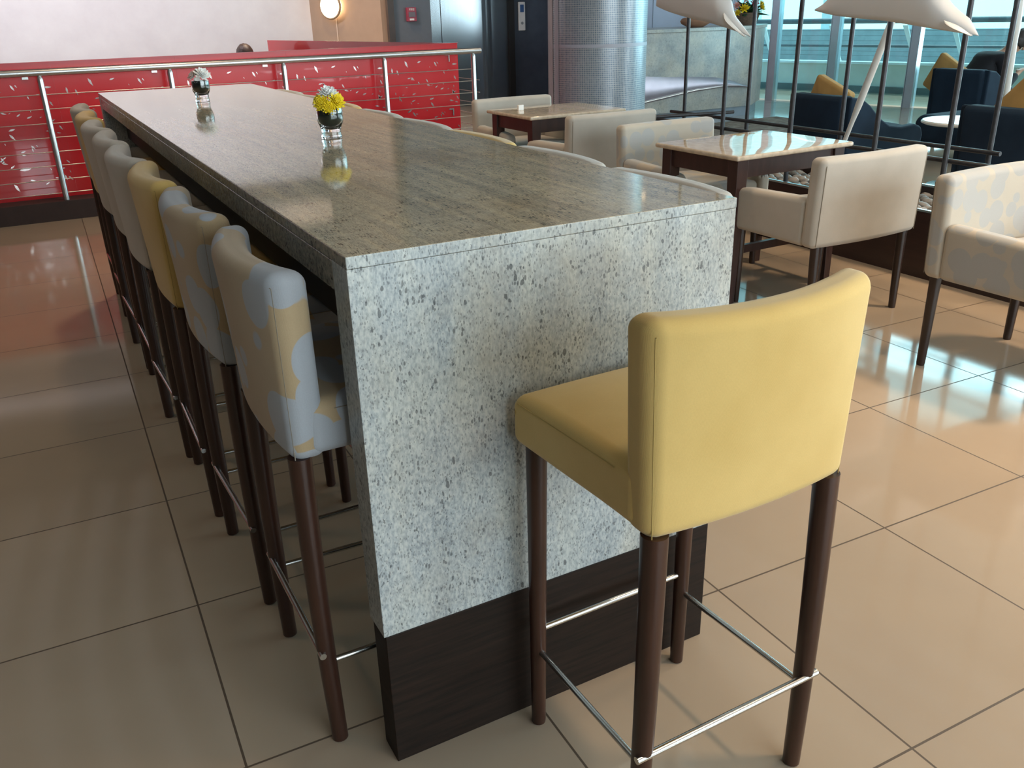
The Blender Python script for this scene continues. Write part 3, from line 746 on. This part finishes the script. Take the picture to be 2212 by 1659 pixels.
# things on the counter
pot = MB().lathe([(0.0, 0), (0.10, 0), (0.13, 0.01), (0.20, 0.045), (0.215, 0.075), (0.195, 0.105), (0.16, 0.118), (0.15, 0.112), (0.18, 0.09), (0.19, 0.07), (0.12, 0.03), (0, 0.02)], 32, sy=0.8)
tag(pot.build('clay_bowl', simple('terracotta', (0.38, 0.20, 0.12), 0.7, var=0.15), smooth=True, loc=(7.64, 8.42, 1.1405)), 'squat brown clay bowl on the reception counter', 'bowl')
fa = thing('flower_arrangement', 'basket of yellow lilies and pink blooms on the reception counter corner', 'flowers', (8.60, 8.50, 1.1405))
MB().lathe([(0.0, 0), (0.10, 0), (0.13, 0.04), (0.15, 0.10), (0.165, 0.15), (0.15, 0.155), (0.12, 0.10), (0.0, 0.08)], 24).build('basket', simple('wicker', (0.17, 0.12, 0.085), 0.8, var=0.3, nscale=50), fa, smooth=True)
lfm = MB(); rnd = random.Random(3)
for k in range(34):
    a = rnd.uniform(0, 2*PI); L = rnd.uniform(0.16, 0.30); el = rnd.uniform(-0.15, 0.9); d = Vector((math.cos(a)*math.cos(el), math.sin(a)*math.cos(el), math.sin(el)))
    s = d.cross(Vector((0, 0, 1))).normalized()*L*0.17; o0 = Vector((0, 0, 0.13)); e = o0+d*L
    mid = o0+d*L*0.55+Vector((0, 0, 0.03))
    th = Vector((0, 0, -0.002))
    q = [o0, mid+s, e, mid-s]; lfm.add(q+[x+th for x in q], [(0,1,2,3),(7,6,5,4),(0,4,5,1),(1,5,6,2),(2,6,7,3),(3,7,4,0)])
lfm.build('foliage', simple('arrangement_leaf', (0.03, 0.10, 0.045), 0.5, var=0.4, nscale=15), fa)
m_pink = simple('pink_petal', (0.75, 0.36, 0.30), 0.6); m_redp = simple('crimson_petal', (0.42, 0.05, 0.07), 0.6)
for k, (c, rr_, mm) in enumerate([((-0.16, -0.10, 0.20), 0.085, m_petal_y), ((0.15, -0.08, 0.20), 0.085, m_petal_y), ((0.20, -0.02, 0.25), 0.07, m_petal_y), ((-0.02, -0.13, 0.26), 0.08, m_redp),
        ((-0.10, -0.05, 0.32), 0.08, m_pink), ((0.03, -0.10, 0.34), 0.08, m_redp), ((-0.22, -0.02, 0.24), 0.06, m_pink), ((0.12, 0.02, 0.30), 0.07, m_petal_y), ((0.0, 0.05, 0.38), 0.08, m_petal_y), ((-0.20, -0.02, 0.15), 0.06, m_petal_y)]):
    b = MB(); blossom(b, c, rr_, 26, 0, Vector((c[0]*2, -0.6, 0.5)), 40+k); b.build('bloom', mm, fa)
# pendant lamp above the counter
pd = thing('linear_pendant', 'slim warm linear pendant lamp hanging over the reception counter', 'lamp', (7.1, 9.55, 3.40))
MB().box((-0.66, -0.025, -0.02), (0.66, 0.025, 0.0)).build('light_strip', m_glow, pd)
MB().box((-0.68, -0.03, 0.0), (0.68, 0.03, 0.05)).build('housing', m_dark, pd)
for s in (-0.5, 0.5): MB().tube([(s, 0, 0.05), (s, 0, CEIL-3.40)], 0.004, 6).build('suspension_cable', m_cable, pd)

# ------------------------------------------------------------ armchairs and square tables
def arm_back_warp(v):
    k = (v.z+0.205)/0.41
    return Vector((v.x, v.y-0.020*(1-(v.x/0.34)**2)-0.016*k+0.006*abs(v.x)/0.34, v.z))
def make_armchair(label, mat, matd):
    t = thing('armchair', label, 'armchair')
    b = link('backrest', rbox_mesh('backrest', (0.685, 0.085, 0.405), 0.028, 8, arm_back_warp), mat, t, loc=(0, -0.243, 0.5905))
    for s in (-1, 1):
        MB().tube([tuple(arm_back_warp(Vector((s*0.324, -0.043, -0.19+0.36*k/10)))) for k in range(11)], 0.0016, 6).build('seam', matd, b, smooth=True)
        def aw(v, s=s):
            z = v.z
            if z > 0.05: z -= 0.014*((v.y+0.24)/0.48)*1.2 + (0.014*max(0, (v.y-0.16)/0.08)**2)
            return Vector((v.x, v.y, z))
        link('armrest', rbox_mesh('armrest', (0.082, 0.50, 0.222), 0.028, 6, aw), mat, t, loc=(s*0.3005, 0.036, 0.499))
    sw = lambda v: Vector((v.x, v.y, v.z+(0.015*(1-(v.x/0.26)**2) if v.z > 0.02 else 0)))
    link('seat', rbox_mesh('seat', (0.525, 0.475, 0.10), 0.024, 6, sw), mat, t, loc=(0, 0.036, 0.4405))
    for sx in (-1, 1):
        for sy in (-1, 1):
            MB().tube([(sx*0.288, sy*0.245-0.005, 0.40), (sx*0.288, sy*0.250-0.005, 0.01), (sx*0.288, sy*0.250-0.005, 0)], [0.0235, 0.0175, 0.016], 16).build('leg', m_dkleg, t, smooth=True)
    return t
m_dkleg = wood('dark_leg_wood', (0.018, 0.010, 0.008), (0.036, 0.018, 0.013))
GA = 'armchairs at the small square tables'
ac = make_armchair('plain beige armchair seen from behind at the nearer small table', m_beige, m_seam_b); ac['group'] = GA
ac.location = (2.955, 1.725, 0)
dup(ac, (2.985, 3.83, 0), 0, 'plain beige armchair seen from behind at the farther small table', GA)
dup(ac, (3.01, 4.72, 0), PI, 'plain beige armchair facing the camera across the farther small table, beside the railing end', GA)
ad = make_armchair('dotted armchair facing the camera across the nearer small table', m_dots2, m_seam_b); ad['group'] = GA
ad.location = (2.955, 2.715, 0); ad.rotation_euler = (0, 0, PI)
dup(ad, (3.01, 0.635, 0), PI, 'dotted armchair cut off by the right edge of the picture', GA)

def make_table(label):
    t = thing('side_table', label, 'table', group='small square tables')
    link('table_top', rbox_mesh('table_top', (0.80, 0.63, 0.024), 0.010, 4), m_cream, t, loc=(0, 0, 0.738))
    a = MB()
    X, Y = 0.345, 0.262
    for sy in (-1, 1): a.box((-X+0.03, sy*Y-0.011, 0.635), (X-0.03, sy*Y+0.011, 0.725))
    for sx in (-1, 1): a.box((sx*X-0.011, -Y+0.03, 0.635), (sx*X+0.011, Y-0.03, 0.725))
    a.build('apron', m_tabwood, t, bevel=0.002)
    for sx in (-1, 1):
        for sy in (-1, 1):
            MB().frustum((sx*(X+0.002), sy*(Y+0.002), 0.0), (0.021, 0.021), (sx*(X-0.012), sy*(Y-0.012), 0.7255), (0.036, 0.036)).build('leg', m_tabwood, t, bevel=0.003)
    s = MB()
    for sx in (-1, 1): s.box((sx*X-0.014, -Y+0.02, 0.16), (sx*X+0.014, Y-0.02, 0.205))
    s.box((-X+0.014, -0.014, 0.16), (X-0.014, 0.014, 0.205)); s.build('stretcher', m_tabwood, t, bevel=0.002)
    return t
tb = make_table('small square table with a glossy cream stone top reflecting the windows, near the metal screen'); tb.location = (2.955, 2.235, 0); tb.rotation_euler = (0, 0, 0.02)
dup(tb, (3.025, 4.345, 0), 0.02, 'small square table with cream stone top holding a white card, near the railing end', 'small square tables')
cd = rbox_mesh('card', (0.045, 0.018, 0.035), 0.002, 2)
tag(link('table_card', cd, m_white, loc=(2.80, 4.46, 0.7678), rot=(0, 0, 0.1)), 'tiny white folded card on the farther small table', 'card')

# ------------------------------------------------------------ planter with pebbles, rod screen
pb = thing('pebble_planter', 'long low dark wooden planter trough with a bright rim holding the metal screen', 'planter', (3.78, 2.6, 0))
PY0, PY1, PX = -2.1, 2.05, 0.62
m_box = wood('planter_wood', (0.020, 0.010, 0.009), (0.036, 0.018, 0.015), (0.4, 0.15, 1), 0.35)
MB().box((0, PY0, 0), (0.02, PY1, 0.36)).box((PX-0.02, PY0, 0), (PX, PY1, 0.36)).box((0.02, PY0, 0), (PX-0.02, PY0+0.02, 0.36)).box((0.02, PY1-0.02, 0), (PX-0.02, PY1, 0.36)).build('trough', m_box, pb)
MB().box((0.02, PY0+0.02, 0.0), (PX-0.02, PY1-0.02, 0.285)).build('fill', simple('planter_soil', (0.03, 0.028, 0.025), 0.9), pb)
m_rim = simple('planter_rim', (0.40, 0.55, 0.60), 0.25, 0.8, 0.05)
MB().box((-0.003, PY0, 0.36), (0.012, PY1, 0.372)).box((PX-0.012, PY0, 0.36), (PX+0.003, PY1, 0.372)).build('rim', m_rim, pb)
m_peb = NT('river_pebble'); _v = m_peb.coord(rnd=True); _oi = m_peb.node('ShaderNodeObjectInfo')
_c = m_peb.ramp(_oi.outputs['Random'], [(0.0, (0.10, 0.10, 0.095)), (0.5, (0.19, 0.18, 0.165)), (1.0, (0.28, 0.25, 0.22))])
m_peb.col(m_peb.mix(0.4, _c, m_peb.ramp(m_peb.noise(_v, 25, 3), [(0.3, (0.5, 0.5, 0.5)), (0.7, (1, 1, 1))]), 'MULTIPLY')).set(0.55); m_peb = m_peb.m
def peb_mesh(seed, sub=2):
    rnd = random.Random(seed); bm = bmesh.new(); bmesh.ops.create_icosphere(bm, subdivisions=sub, radius=1)
    ax = [rnd.uniform(0.8, 1.25), rnd.uniform(0.75, 1.0), rnd.uniform(0.5, 0.7)]; ph = rnd.uniform(0, 6)
    for v in bm.verts:
        k = 1+0.08*math.sin(3*v.co.x+ph)+0.06*math.sin(4*v.co.y+ph*2)
        v.co = Vector((v.co.x*ax[0], v.co.y*ax[1], v.co.z*ax[2]))*k*0.036
    me = bpy.data.meshes.new('pebble'); bm.to_mesh(me); bm.free()
    for p in me.polygons: p.use_smooth = True
    me.materials.append(m_peb); return me
pms = [peb_mesh(k) for k in range(6)]
rnd = random.Random(11); rest = MB(); cnt = 0; y = PY0+0.06
row = 0
while y < PY1-0.05:
    x = 0.065+(0.035 if row % 2 else 0)
    while x < PX-0.05:
        wy = 2.6+y
        xx, yy, zz = 3.78+x+rnd.uniform(-.008, .008), wy+rnd.uniform(-.008, .008), 0.308+rnd.uniform(-0.006, 0.012)
        vis = (1.55 < wy < 2.40) or (2.58 < wy < 3.35)
        if vis and cnt < 290:
            o = bpy.data.objects.new('pebble', pms[rnd.randrange(6)]); COL.objects.link(o)
            o.location = (xx, yy, zz); o.rotation_euler = (rnd.uniform(-.35, .35), rnd.uniform(-.35, .35), rnd.uniform(0, 6.3))
            tag(o, 'smooth grey river pebble lying in the dark planter trough', 'pebble', 'river pebbles in the planter'); cnt += 1
        else:
            pm = pms[rnd.randrange(6)]; a = rnd.uniform(0, 6.3); ca_, sa_ = math.cos(a), math.sin(a)
            rest.add([(xx+v.co.x*ca_-v.co.y*sa_, yy+v.co.x*sa_+v.co.y*ca_, zz+v.co.z) for v in pm.vertices], [list(p.vertices) for p in pm.polygons])
        x += 0.072
    y += 0.058; row += 1
o = rest.build('pebble_bed', m_peb, smooth=True); tag(o, 'bed of smooth grey river pebbles along the rest of the planter trough', 'pebbles', kind='stuff')

sc = thing('rod_screen', 'openwork screen of tall dark steel rods standing in the pebble planter', 'screen', (3.85, 2.6, 0.286))
def SR(x, y, z): return (x-3.85, y-2.6, z-0.286)
RT = 2.6
for x, y in ((3.85, 3.49), (3.85, 2.86), (3.85, 2.205), (3.85, 1.742), (4.30, 4.46), (4.30, 3.74), (4.30, 2.86), (4.30, 1.80), (3.85, 1.05), (4.30, 1.0)):
    MB().tube([SR(x, y, 0.286), SR(x, y, RT)], 0.0145, 12).build('upright_rod', m_rod, sc, smooth=True)
MB().tube([SR(3.85+0.024, 4.27, 0.625), SR(3.85+0.024, 0.9, 0.625)], 0.0125, 12).build('cross_rod', m_rod, sc, smooth=True)
MB().tube([SR(4.30-0.024, 4.60, 0.625), SR(4.30-0.024, 1.72, 0.625)], 0.0125, 12).build('cross_rod', m_rod, sc, smooth=True)
MB().tube([SR(3.74, 4.16, 0.655), SR(4.42, 4.02, 0.655)], 0.0125, 12).build('cross_rod', m_rod, sc, smooth=True)
MB().tube([SR(3.85+0.024, 4.27, 2.4), SR(3.85+0.024, 0.9, 2.4)], 0.0125, 12).build('cross_rod', m_rod, sc, smooth=True)
MB().tube([SR(4.30-0.024, 4.60, 2.4), SR(4.30-0.024, 0.9, 2.4)], 0.0125, 12).build('cross_rod', m_rod, sc, smooth=True)

# leaf-shaped sails on leaning poles
def spl(T, u):
    n = len(T)-1; t = u*n; i = min(n-1, int(t)); f = t-i
    g = lambda k: Vector(T[max(0, min(n, k))])
    a, b, c, d = g(i-1), g(i), g(i+1), g(i+2)
    return 0.5*((2*b)+(c-a)*f+(2*a-5*b+4*c-d)*f*f+(3*b-a-3*c+d)*f**3)
def sail(label, x, low, high, pole, bulge=0.07, curl=None):
    cx = sum(p[0] for p in low)/len(low)
    t = thing('leaf_sail', label, 'sculpture', (x, cx, 0.29), group='leaf sails of the metal screen')
    nu, nv = 40, 14; vs = []; fs = []
    for i in range(nu+1):
        u = i/nu; a = spl([(p[0], p[1], 0) for p in low], u); b = spl([(p[0], p[1], 0) for p in high], u)
        for j in range(nv+1):
            v = j/nv; p = a*(1-v)+b*v
            xo = -bulge*math.sin(PI*v*0.9+0.25)*math.sin(PI*min(1, u*0.98+0.02))
            if len(low) > 3: xo += 0.16*max(0, u-0.72)
            vs.append((xo, p[0]-cx, p[1]-0.29))
    for i in range(nu):
        for j in range(nv): fs.append((i*(nv+1)+j, (i+1)*(nv+1)+j, (i+1)*(nv+1)+j+1, i*(nv+1)+j+1))
    o = MB().add(vs, fs).build('sail', m_sail, t, smooth=True)
    m = o.modifiers.new('thick', 'SOLIDIFY'); m.thickness = 0.008; m.offset = 0
    if curl:
        vs = []; fs = []; m_ = 6
        for i in range(17):
            u = i/16; a = spl([(p[0], p[1], 0) for p in curl[0]], u); b = spl([(p[0], p[1], 0) for p in curl[1]], u)
            for j in range(m_+1):
                v = j/m_; p = a*(1-v)+b*v; vs.append((-0.035-0.03*math.sin(PI*v)*math.sin(PI*u)+0.04*u, p[0]-cx, p[1]-0.29))
        for i in range(16):
            for j in range(m_): fs.append((i*(m_+1)+j, (i+1)*(m_+1)+j, (i+1)*(m_+1)+j+1, i*(m_+1)+j+1))
        o = MB().add(vs, fs).build('curled_tip', m_white, t, smooth=True); mm = o.modifiers.new('thick', 'SOLIDIFY'); mm.thickness = 0.006
    if pole:
        q = [Vector(p)-Vector((x, cx, 0.29)) for p in pole]
        L = [q[0].lerp(q[1], k) for k in (0, 0.38, 0.46, 0.50, 1.0)]
        MB().tube(L, [0.010, 0.014, 0.020, 0.0205, 0.0195][:5], 14).build('pole', m_pole, t, smooth=True)
    return t
sail('large off-white leaf-shaped sail on a slanted ivory pole between the steel rods', 3.74,
     [(2.645, 1.372), (2.50, 1.348), (2.346, 1.332), (2.114, 1.314), (1.897, 1.287), (1.733, 1.264), (1.625, 1.246)],
     [(2.645, 1.376), (2.55, 1.43), (2.36, 1.62), (2.15, 1.70), (1.95, 1.60), (1.80, 1.41), (1.69, 1.322)],
     [(4.06, 2.72, 0.29), (3.93, 2.20, 1.50)], 0.06,
     ([(1.772, 1.318), (1.70, 1.292), (1.628, 1.246)], [(1.765, 1.300), (1.712, 1.270), (1.628, 1.246)]))
sail('smaller off-white leaf sail with a long pointed tip, upper part cut off by the frame', 3.74,
     [(4.13, 1.418), (3.967, 1.378), (3.715, 1.333), (3.525, 1.306), (3.365, 1.272), (3.204, 1.222)],
     [(4.13, 1.425), (4.08, 1.56), (3.82, 1.78), (3.55, 1.70), (3.40, 1.48), (3.371, 1.345)],
     None, 0.07, ([(3.39, 1.375), (3.33, 1.315), (3.206, 1.222)], [(3.385, 1.335), (3.32, 1.285), (3.206, 1.222)]))
pl = MB().tube([(6.8, 3.368, 0.0), (6.8, 3.40, 0.62), (6.8, 3.425, 1.10), (6.8, 3.43, 1.16), (6.8, 3.48, 2.1)], [0.020, 0.024, 0.028, 0.036, 0.038], 14)
tag(pl.build('ivory_pole', m_pole, smooth=True), 'slim ivory pole rising behind the navy chair at the right edge', 'pole')

# ------------------------------------------------------------ lounge beyond: rug, navy chairs, cushions, round table, ottoman
rg = NT('woven_rug'); _v = rg.coord((1.2, 7, 1))
rg.col(rg.ramp(rg.noise(_v, 4, 4, 0.7), [(0.35, (0.045, 0.03, 0.025)), (0.5, (0.20, 0.11, 0.075)), (0.62, (0.30, 0.25, 0.2)), (0.7, (0.07, 0.06, 0.055))])).set(0.9)
tag(MB().box((6.3, 6.0, 0.0005), (8.5, 7.7, 0.012)).build('rug', rg.m), 'patterned brown and grey rug in front of the reception counter', 'rug')

def make_lounge(label):
    t = thing('lounge_chair', label, 'armchair', group='navy lounge chairs')
    # local: faces +Y, width along X
    def bw(v):
        k = (v.z+0.30)/0.6
        return Vector((v.x, v.y-0.05*k-0.02*(1-(v.x/0.33)**2), v.z))
    link('backrest', rbox_mesh('backrest', (0.66, 0.16, 0.56), 0.045, 6, bw), m_navy, t, loc=(0, -0.36, 0.44))
    for s in (-1, 1):
        # swooping wing arm outline in the Y-Z plane
        out = [(-0.44, 0.16), (0.44, 0.16), (0.47, 0.36), (0.44, 0.43), (0.36, 0.455), (0.20, 0.445), (0.05, 0.47), (-0.08, 0.54), (-0.20, 0.64), (-0.30, 0.70), (-0.44, 0.72)]
        mb = MB().prism(out, s*0.335-0.045, s*0.335+0.045, axis='x')
        mb.build('wing_arm', m_navy, t, bevel=0.02)
    link('seat', rbox_mesh('seat', (0.60, 0.78, 0.26), 0.05, 6, lambda v: Vector((v.x, v.y, v.z+(0.02*(1-(v.x/0.3)**2) if v.z > 0 else 0)))), m_navy, t, loc=(0, 0.05, 0.29))
    for sx in (-1, 1):
        for sy in (-0.34, 0.38):
            MB().tube([(sx*0.28, sy, 0.17), (sx*0.30, sy*1.05, 0)], [0.025, 0.016], 12).build('leg', m_dark, t, smooth=True)
    return t
lc = make_lounge('navy blue lounge chair behind the large sail pole, ochre cushion on it')
lc.scale = (0.86, 1, 1); lc.location = (5.80, 4.06, 0); lc.rotation_euler = (0, 0, -PI/2)
dup(lc, (8.86, 5.05, 0), -PI/2+0.05, 'navy blue lounge chair the dark-clothed person sits in', 'navy lounge chairs')
dup(lc, (5.95, 2.56, 0), -PI/2, 'navy blue lounge chair at the right edge behind the steel rods', 'navy lounge chairs')
def cushion(label, loc, rot):
    def cw(v):
        e = 1-0.55*max(abs(v.x), abs(v.z))/0.21*0.9
        return Vector((v.x, v.y*max(0.12, 1.15*e), v.z))
    o = link('cushion', rbox_mesh('cushion', (0.40, 0.13, 0.40), 0.03, 10, cw), m_orange, loc=loc); o.rotation_euler = rot
    return tag(o, label, 'cushion', 'ochre cushions')
cushion('ochre cushion leaning on the navy chair behind the large sail pole', (5.62, 4.20, 0.60), (0.0, 0.36, -PI/2))
cushion('ochre cushion on the navy chair beside the dark-clothed person', (8.66, 5.36, 0.60), (0, 0.5, -PI/2))
cushion('ochre cushion on the navy chair at the right edge', (5.80, 2.56, 0.67), (0.0, 0.75, -PI/2))
rt = thing('round_table', 'small round white table among the navy lounge chairs', 'table', (6.20, 3.33, 0))
MB().lathe([(0, 0.49), (0.29, 0.49), (0.31, 0.50), (0.31, 0.51), (0.30, 0.52), (0, 0.52)], 48).build('table_top', m_white, rt, smooth=True)
MB().lathe([(0.03, 0.015), (0.03, 0.49)], 16).build('stem', m_steel, rt, smooth=True)
MB().lathe([(0, 0), (0.2, 0), (0.2, 0.01), (0.03, 0.02), (0, 0.02)], 32).build('foot', m_steel, rt, smooth=True)
ot = thing('ottoman', 'low navy blue ottoman between the lounge chairs', 'ottoman', (7.35, 4.10, 0))
link('cushion_body', rbox_mesh('cushion_body', (0.75, 0.62, 0.28), 0.09, 6), m_navy, ot, loc=(0, 0, 0.28))
for sx in (-1, 1):
    for sy in (-1, 1): MB().tube([(sx*0.26, sy*0.2, 0.18), (sx*0.28, sy*0.22, 0)], [0.022, 0.014], 10).build('leg', m_dark, ot, smooth=True)

# ------------------------------------------------------------ people
m_skin = simple('skin', (0.42, 0.25, 0.17), 0.55, var=0.06)
m_hair = simple('dark_hair', (0.016, 0.012, 0.011), 0.5, var=0.3, nscale=40)
m_jacket = simple('black_jacket', (0.006, 0.007, 0.011), 0.9, var=0.2)
m_hair2 = simple('brown_hair', (0.05, 0.026, 0.02), 0.5, var=0.3, nscale=40)
m_trouser = simple('dark_trousers', (0.02, 0.024, 0.035), 0.8)
m_shirt = simple('brown_shirt', (0.10, 0.06, 0.05), 0.8)
def skinned(name, pts, edges, rads, mat, parent, sub=2, root=0):
    me = bpy.data.meshes.new(name); me.from_pydata(pts, edges, []); me.update()
    o = bpy.data.objects.new(name, me); COL.objects.link(o); me.materials.append(mat); o.parent = parent
    md = o.modifiers.new('skin', 'SKIN'); md.use_smooth_shade = True
    lay = me.skin_vertices[0].data
    for i, r in enumerate(rads):
        r = r if isinstance(r, tuple) else (r, r)
        lay[i].radius = r; lay[i].use_root = (i == root)
    s = o.modifiers.new('sub', 'SUBSURF'); s.levels = sub; s.render_levels = sub
    return o
def person(label, loc, rz, lean, hair_m, top_m, phone=False, seat=0.50):
    """seated figure facing +Y in local space; origin on the floor below the pelvis."""
    t = thing('person', label, 'person', loc, rz)
    cl_, sl_ = math.cos(lean), math.sin(lean)
    def up(x, y, z):   # torso frame leaning forward about the pelvis
        return (x, y*cl_+z*sl_, seat+0.06-y*sl_+z*cl_)
    P = [up(0, 0, 0), up(0, 0.0, 0.14), up(0, -0.01, 0.30), up(0, 0.0, 0.43), up(0, 0.01, 0.50), up(0, 0.03, 0.57), up(0, 0.05, 0.66), up(0, 0.055, 0.75)]
    E = [(k, k+1) for k in range(7)]
    Rr = [(0.15, 0.11), (0.135, 0.10), (0.15, 0.105), (0.13, 0.09), 0.052, 0.05, (0.078, 0.092), (0.066, 0.078)]
    idx = {}
    def ch(start, pts, rads):
        prev = start
        for p, r in zip(pts, rads):
            P.append(p); Rr.append(r); E.append((prev, len(P)-1)); prev = len(P)-1
        return prev
    hands = []
    for s in (-1, 1):
        sh = up(s*0.165, 0.0, 0.42); el = up(s*0.22, 0.10, 0.17)
        if phone and s == 1: el = up(s*0.20, 0.20, 0.22); wr = up(s*0.12, 0.25, 0.46)
        else: wr = up(s*0.12, 0.34, 0.17)
        ch(3, [sh, tuple((Vector(sh)+Vector(el))/2), el, tuple((Vector(el)+Vector(wr))/2), wr], [0.062, 0.05, 0.042, 0.036, 0.026])
        d = (Vector(wr)-Vector(el)).normalized(); palm = Vector(wr)+d*0.06
        pi_ = ch(len(P)-1, [tuple(palm)], [(0.036, 0.017)])
        side = d.cross(Vector((0, 0, 1))).normalized()*s
        for k in range(4):
            f0 = palm+side*(0.018*(k-1.5)); L = (0.066, 0.078, 0.072, 0.056)[k]
            curl = Vector((0, 0, -1))
            ch(pi_, [tuple(f0+d*0.03), tuple(f0+d*(0.03+L*0.5)+curl*0.008), tuple(f0+d*(0.03+L*0.8)+curl*0.028)], [0.009, 0.008, 0.007])
        ch(pi_, [tuple(palm-side*0.04+d*0.0), tuple(palm-side*0.05+d*0.035)], [0.010, 0.008])
        hands.append(palm)
        hp = (s*0.09, 0.03, seat+0.03); kn = (s*0.12, 0.46, seat+0.04); an = (s*0.12, 0.44, 0.10); to = (s*0.13, 0.60, 0.045)
        ch(0, [hp, (s*0.11, 0.25, seat+0.04), kn, (s*0.12, 0.46, (seat+0.04)*0.55), an, (s*0.125, 0.47, 0.05), to], [0.085, 0.078, 0.058, 0.052, 0.038, 0.040, 0.032])
    skinned('body', P, E, Rr, m_skin, t)
    # jacket and trousers over the body
    P2 = [P[0], P[1], P[2], P[3], up(0, 0.005, 0.465)]; E2 = [(0, 1), (1, 2), (2, 3), (3, 4)]; R2 = [(0.20, 0.15), (0.195, 0.155), (0.21, 0.155), (0.175, 0.13), (0.085, 0.08)]
    k0 = 8
    for s in (0, 1):
        base = k0+s*(6+4*3+2+7)
        prev = 3
        for k in range(5):
            P2.append(P[base+k]); R2.append((0.095, 0.078, 0.065, 0.055, 0.040)[k]); E2.append((prev, len(P2)-1)); prev = len(P2)-1
    skinned('jacket', P2, E2, R2, top_m, t)
    P3 = [(0, 0, seat+0.045)]; E3 = []; R3 = [(0.165, 0.12)]
    for s in (-1, 1):
        prev = 0
        for p, r in (((s*0.09, 0.03, seat+0.03), 0.098), ((s*0.11, 0.25, seat+0.04), 0.09), ((s*0.12, 0.46, seat+0.04), 0.07), ((s*0.12, 0.46, (seat+0.04)*0.55), 0.064), ((s*0.12, 0.44, 0.11), 0.054)):
            P3.append(p); R3.append(r); E3.append((prev, len(P3)-1)); prev = len(P3)-1
    skinned('trousers', P3, E3, R3, m_trouser, t)
    hc = Vector(up(0, 0.045, 0.735))
    rot = Matrix.Rotation(-lean, 3, 'X')
    bm = bmesh.new(); bmesh.ops.create_icosphere(bm, subdivisions=4, radius=1)
    rndh = random.Random(2)
    kill = [v for v in bm.verts if (v.co.y > 0.42 and v.co.z < 0.42) or v.co.z < -0.72]
    bmesh.ops.delete(bm, geom=kill, context='VERTS')
    for v in bm.verts:
        w = 1+0.05*math.sin(18*v.co.x)*math.sin(15*v.co.z+3*v.co.y)
        v.co = rot @ Vector((v.co.x*0.098*w, v.co.y*0.118*w, v.co.z*0.125*w))+hc
    me = bpy.data.meshes.new('hair'); bm.to_mesh(me); bm.free()
    h = link('hair', me, hair_m, t); sdm = h.modifiers.new('thick', 'SOLIDIFY'); sdm.thickness = 0.012
    # face features
    f = MB()
    c = hc+rot@Vector((0, 0.098, -0.02)); 
    f.tube([c+rot@Vector((0, -0.01, 0.03)), c+rot@Vector((0, 0.012, 0.0)), c+rot@Vector((0, 0.004, -0.012))], [0.007, 0.013, 0.008], 8)
    f.build('nose', m_skin, t, smooth=True)
    for s in (-1, 1):
        e = bmesh.new(); bmesh.ops.create_uvsphere(e, u_segments=10, v_segments=8, radius=0.011)
        mee = bpy.data.meshes.new('eye'); e.to_mesh(mee); e.free()
        link('eye', mee, m_hair, t, loc=tuple(hc+rot@Vector((s*0.03, 0.088, 0.012))))
        e = bmesh.new(); bmesh.ops.create_uvsphere(e, u_segments=10, v_segments=8, radius=0.03)
        for v in e.verts: v.co.x *= 0.35; v.co.y *= 0.6
        mee = bpy.data.meshes.new('ear'); e.to_mesh(mee); e.free()
        link('ear', mee, m_skin, t, loc=tuple(hc+rot@Vector((s*0.086, 0.0, -0.01))))
    return t
person('person in a dark jacket seated in a navy chair, bent forward', (8.74, 5.17, 0), -PI/2-0.34, 0.80, m_hair, m_jacket, True, 0.43)
person('person behind the red partition, only the dark hair showing', (2.26, 9.75, 0), 0.3, 0.42, m_hair2, m_shirt, False, 0.29)
bn = thing('bench', 'low bench hidden behind the red partition under the seated person', 'bench', (2.26, 9.72, 0), 0.3)
MB().box((-0.5, -0.25, 0.14), (0.5, 0.2, 0.19)).build('seat', m_plinth, bn)
for s in (-0.45, 0.40): MB().box((s, -0.22, 0), (s+0.05, 0.17, 0.14)).build('leg', m_plinth, bn)
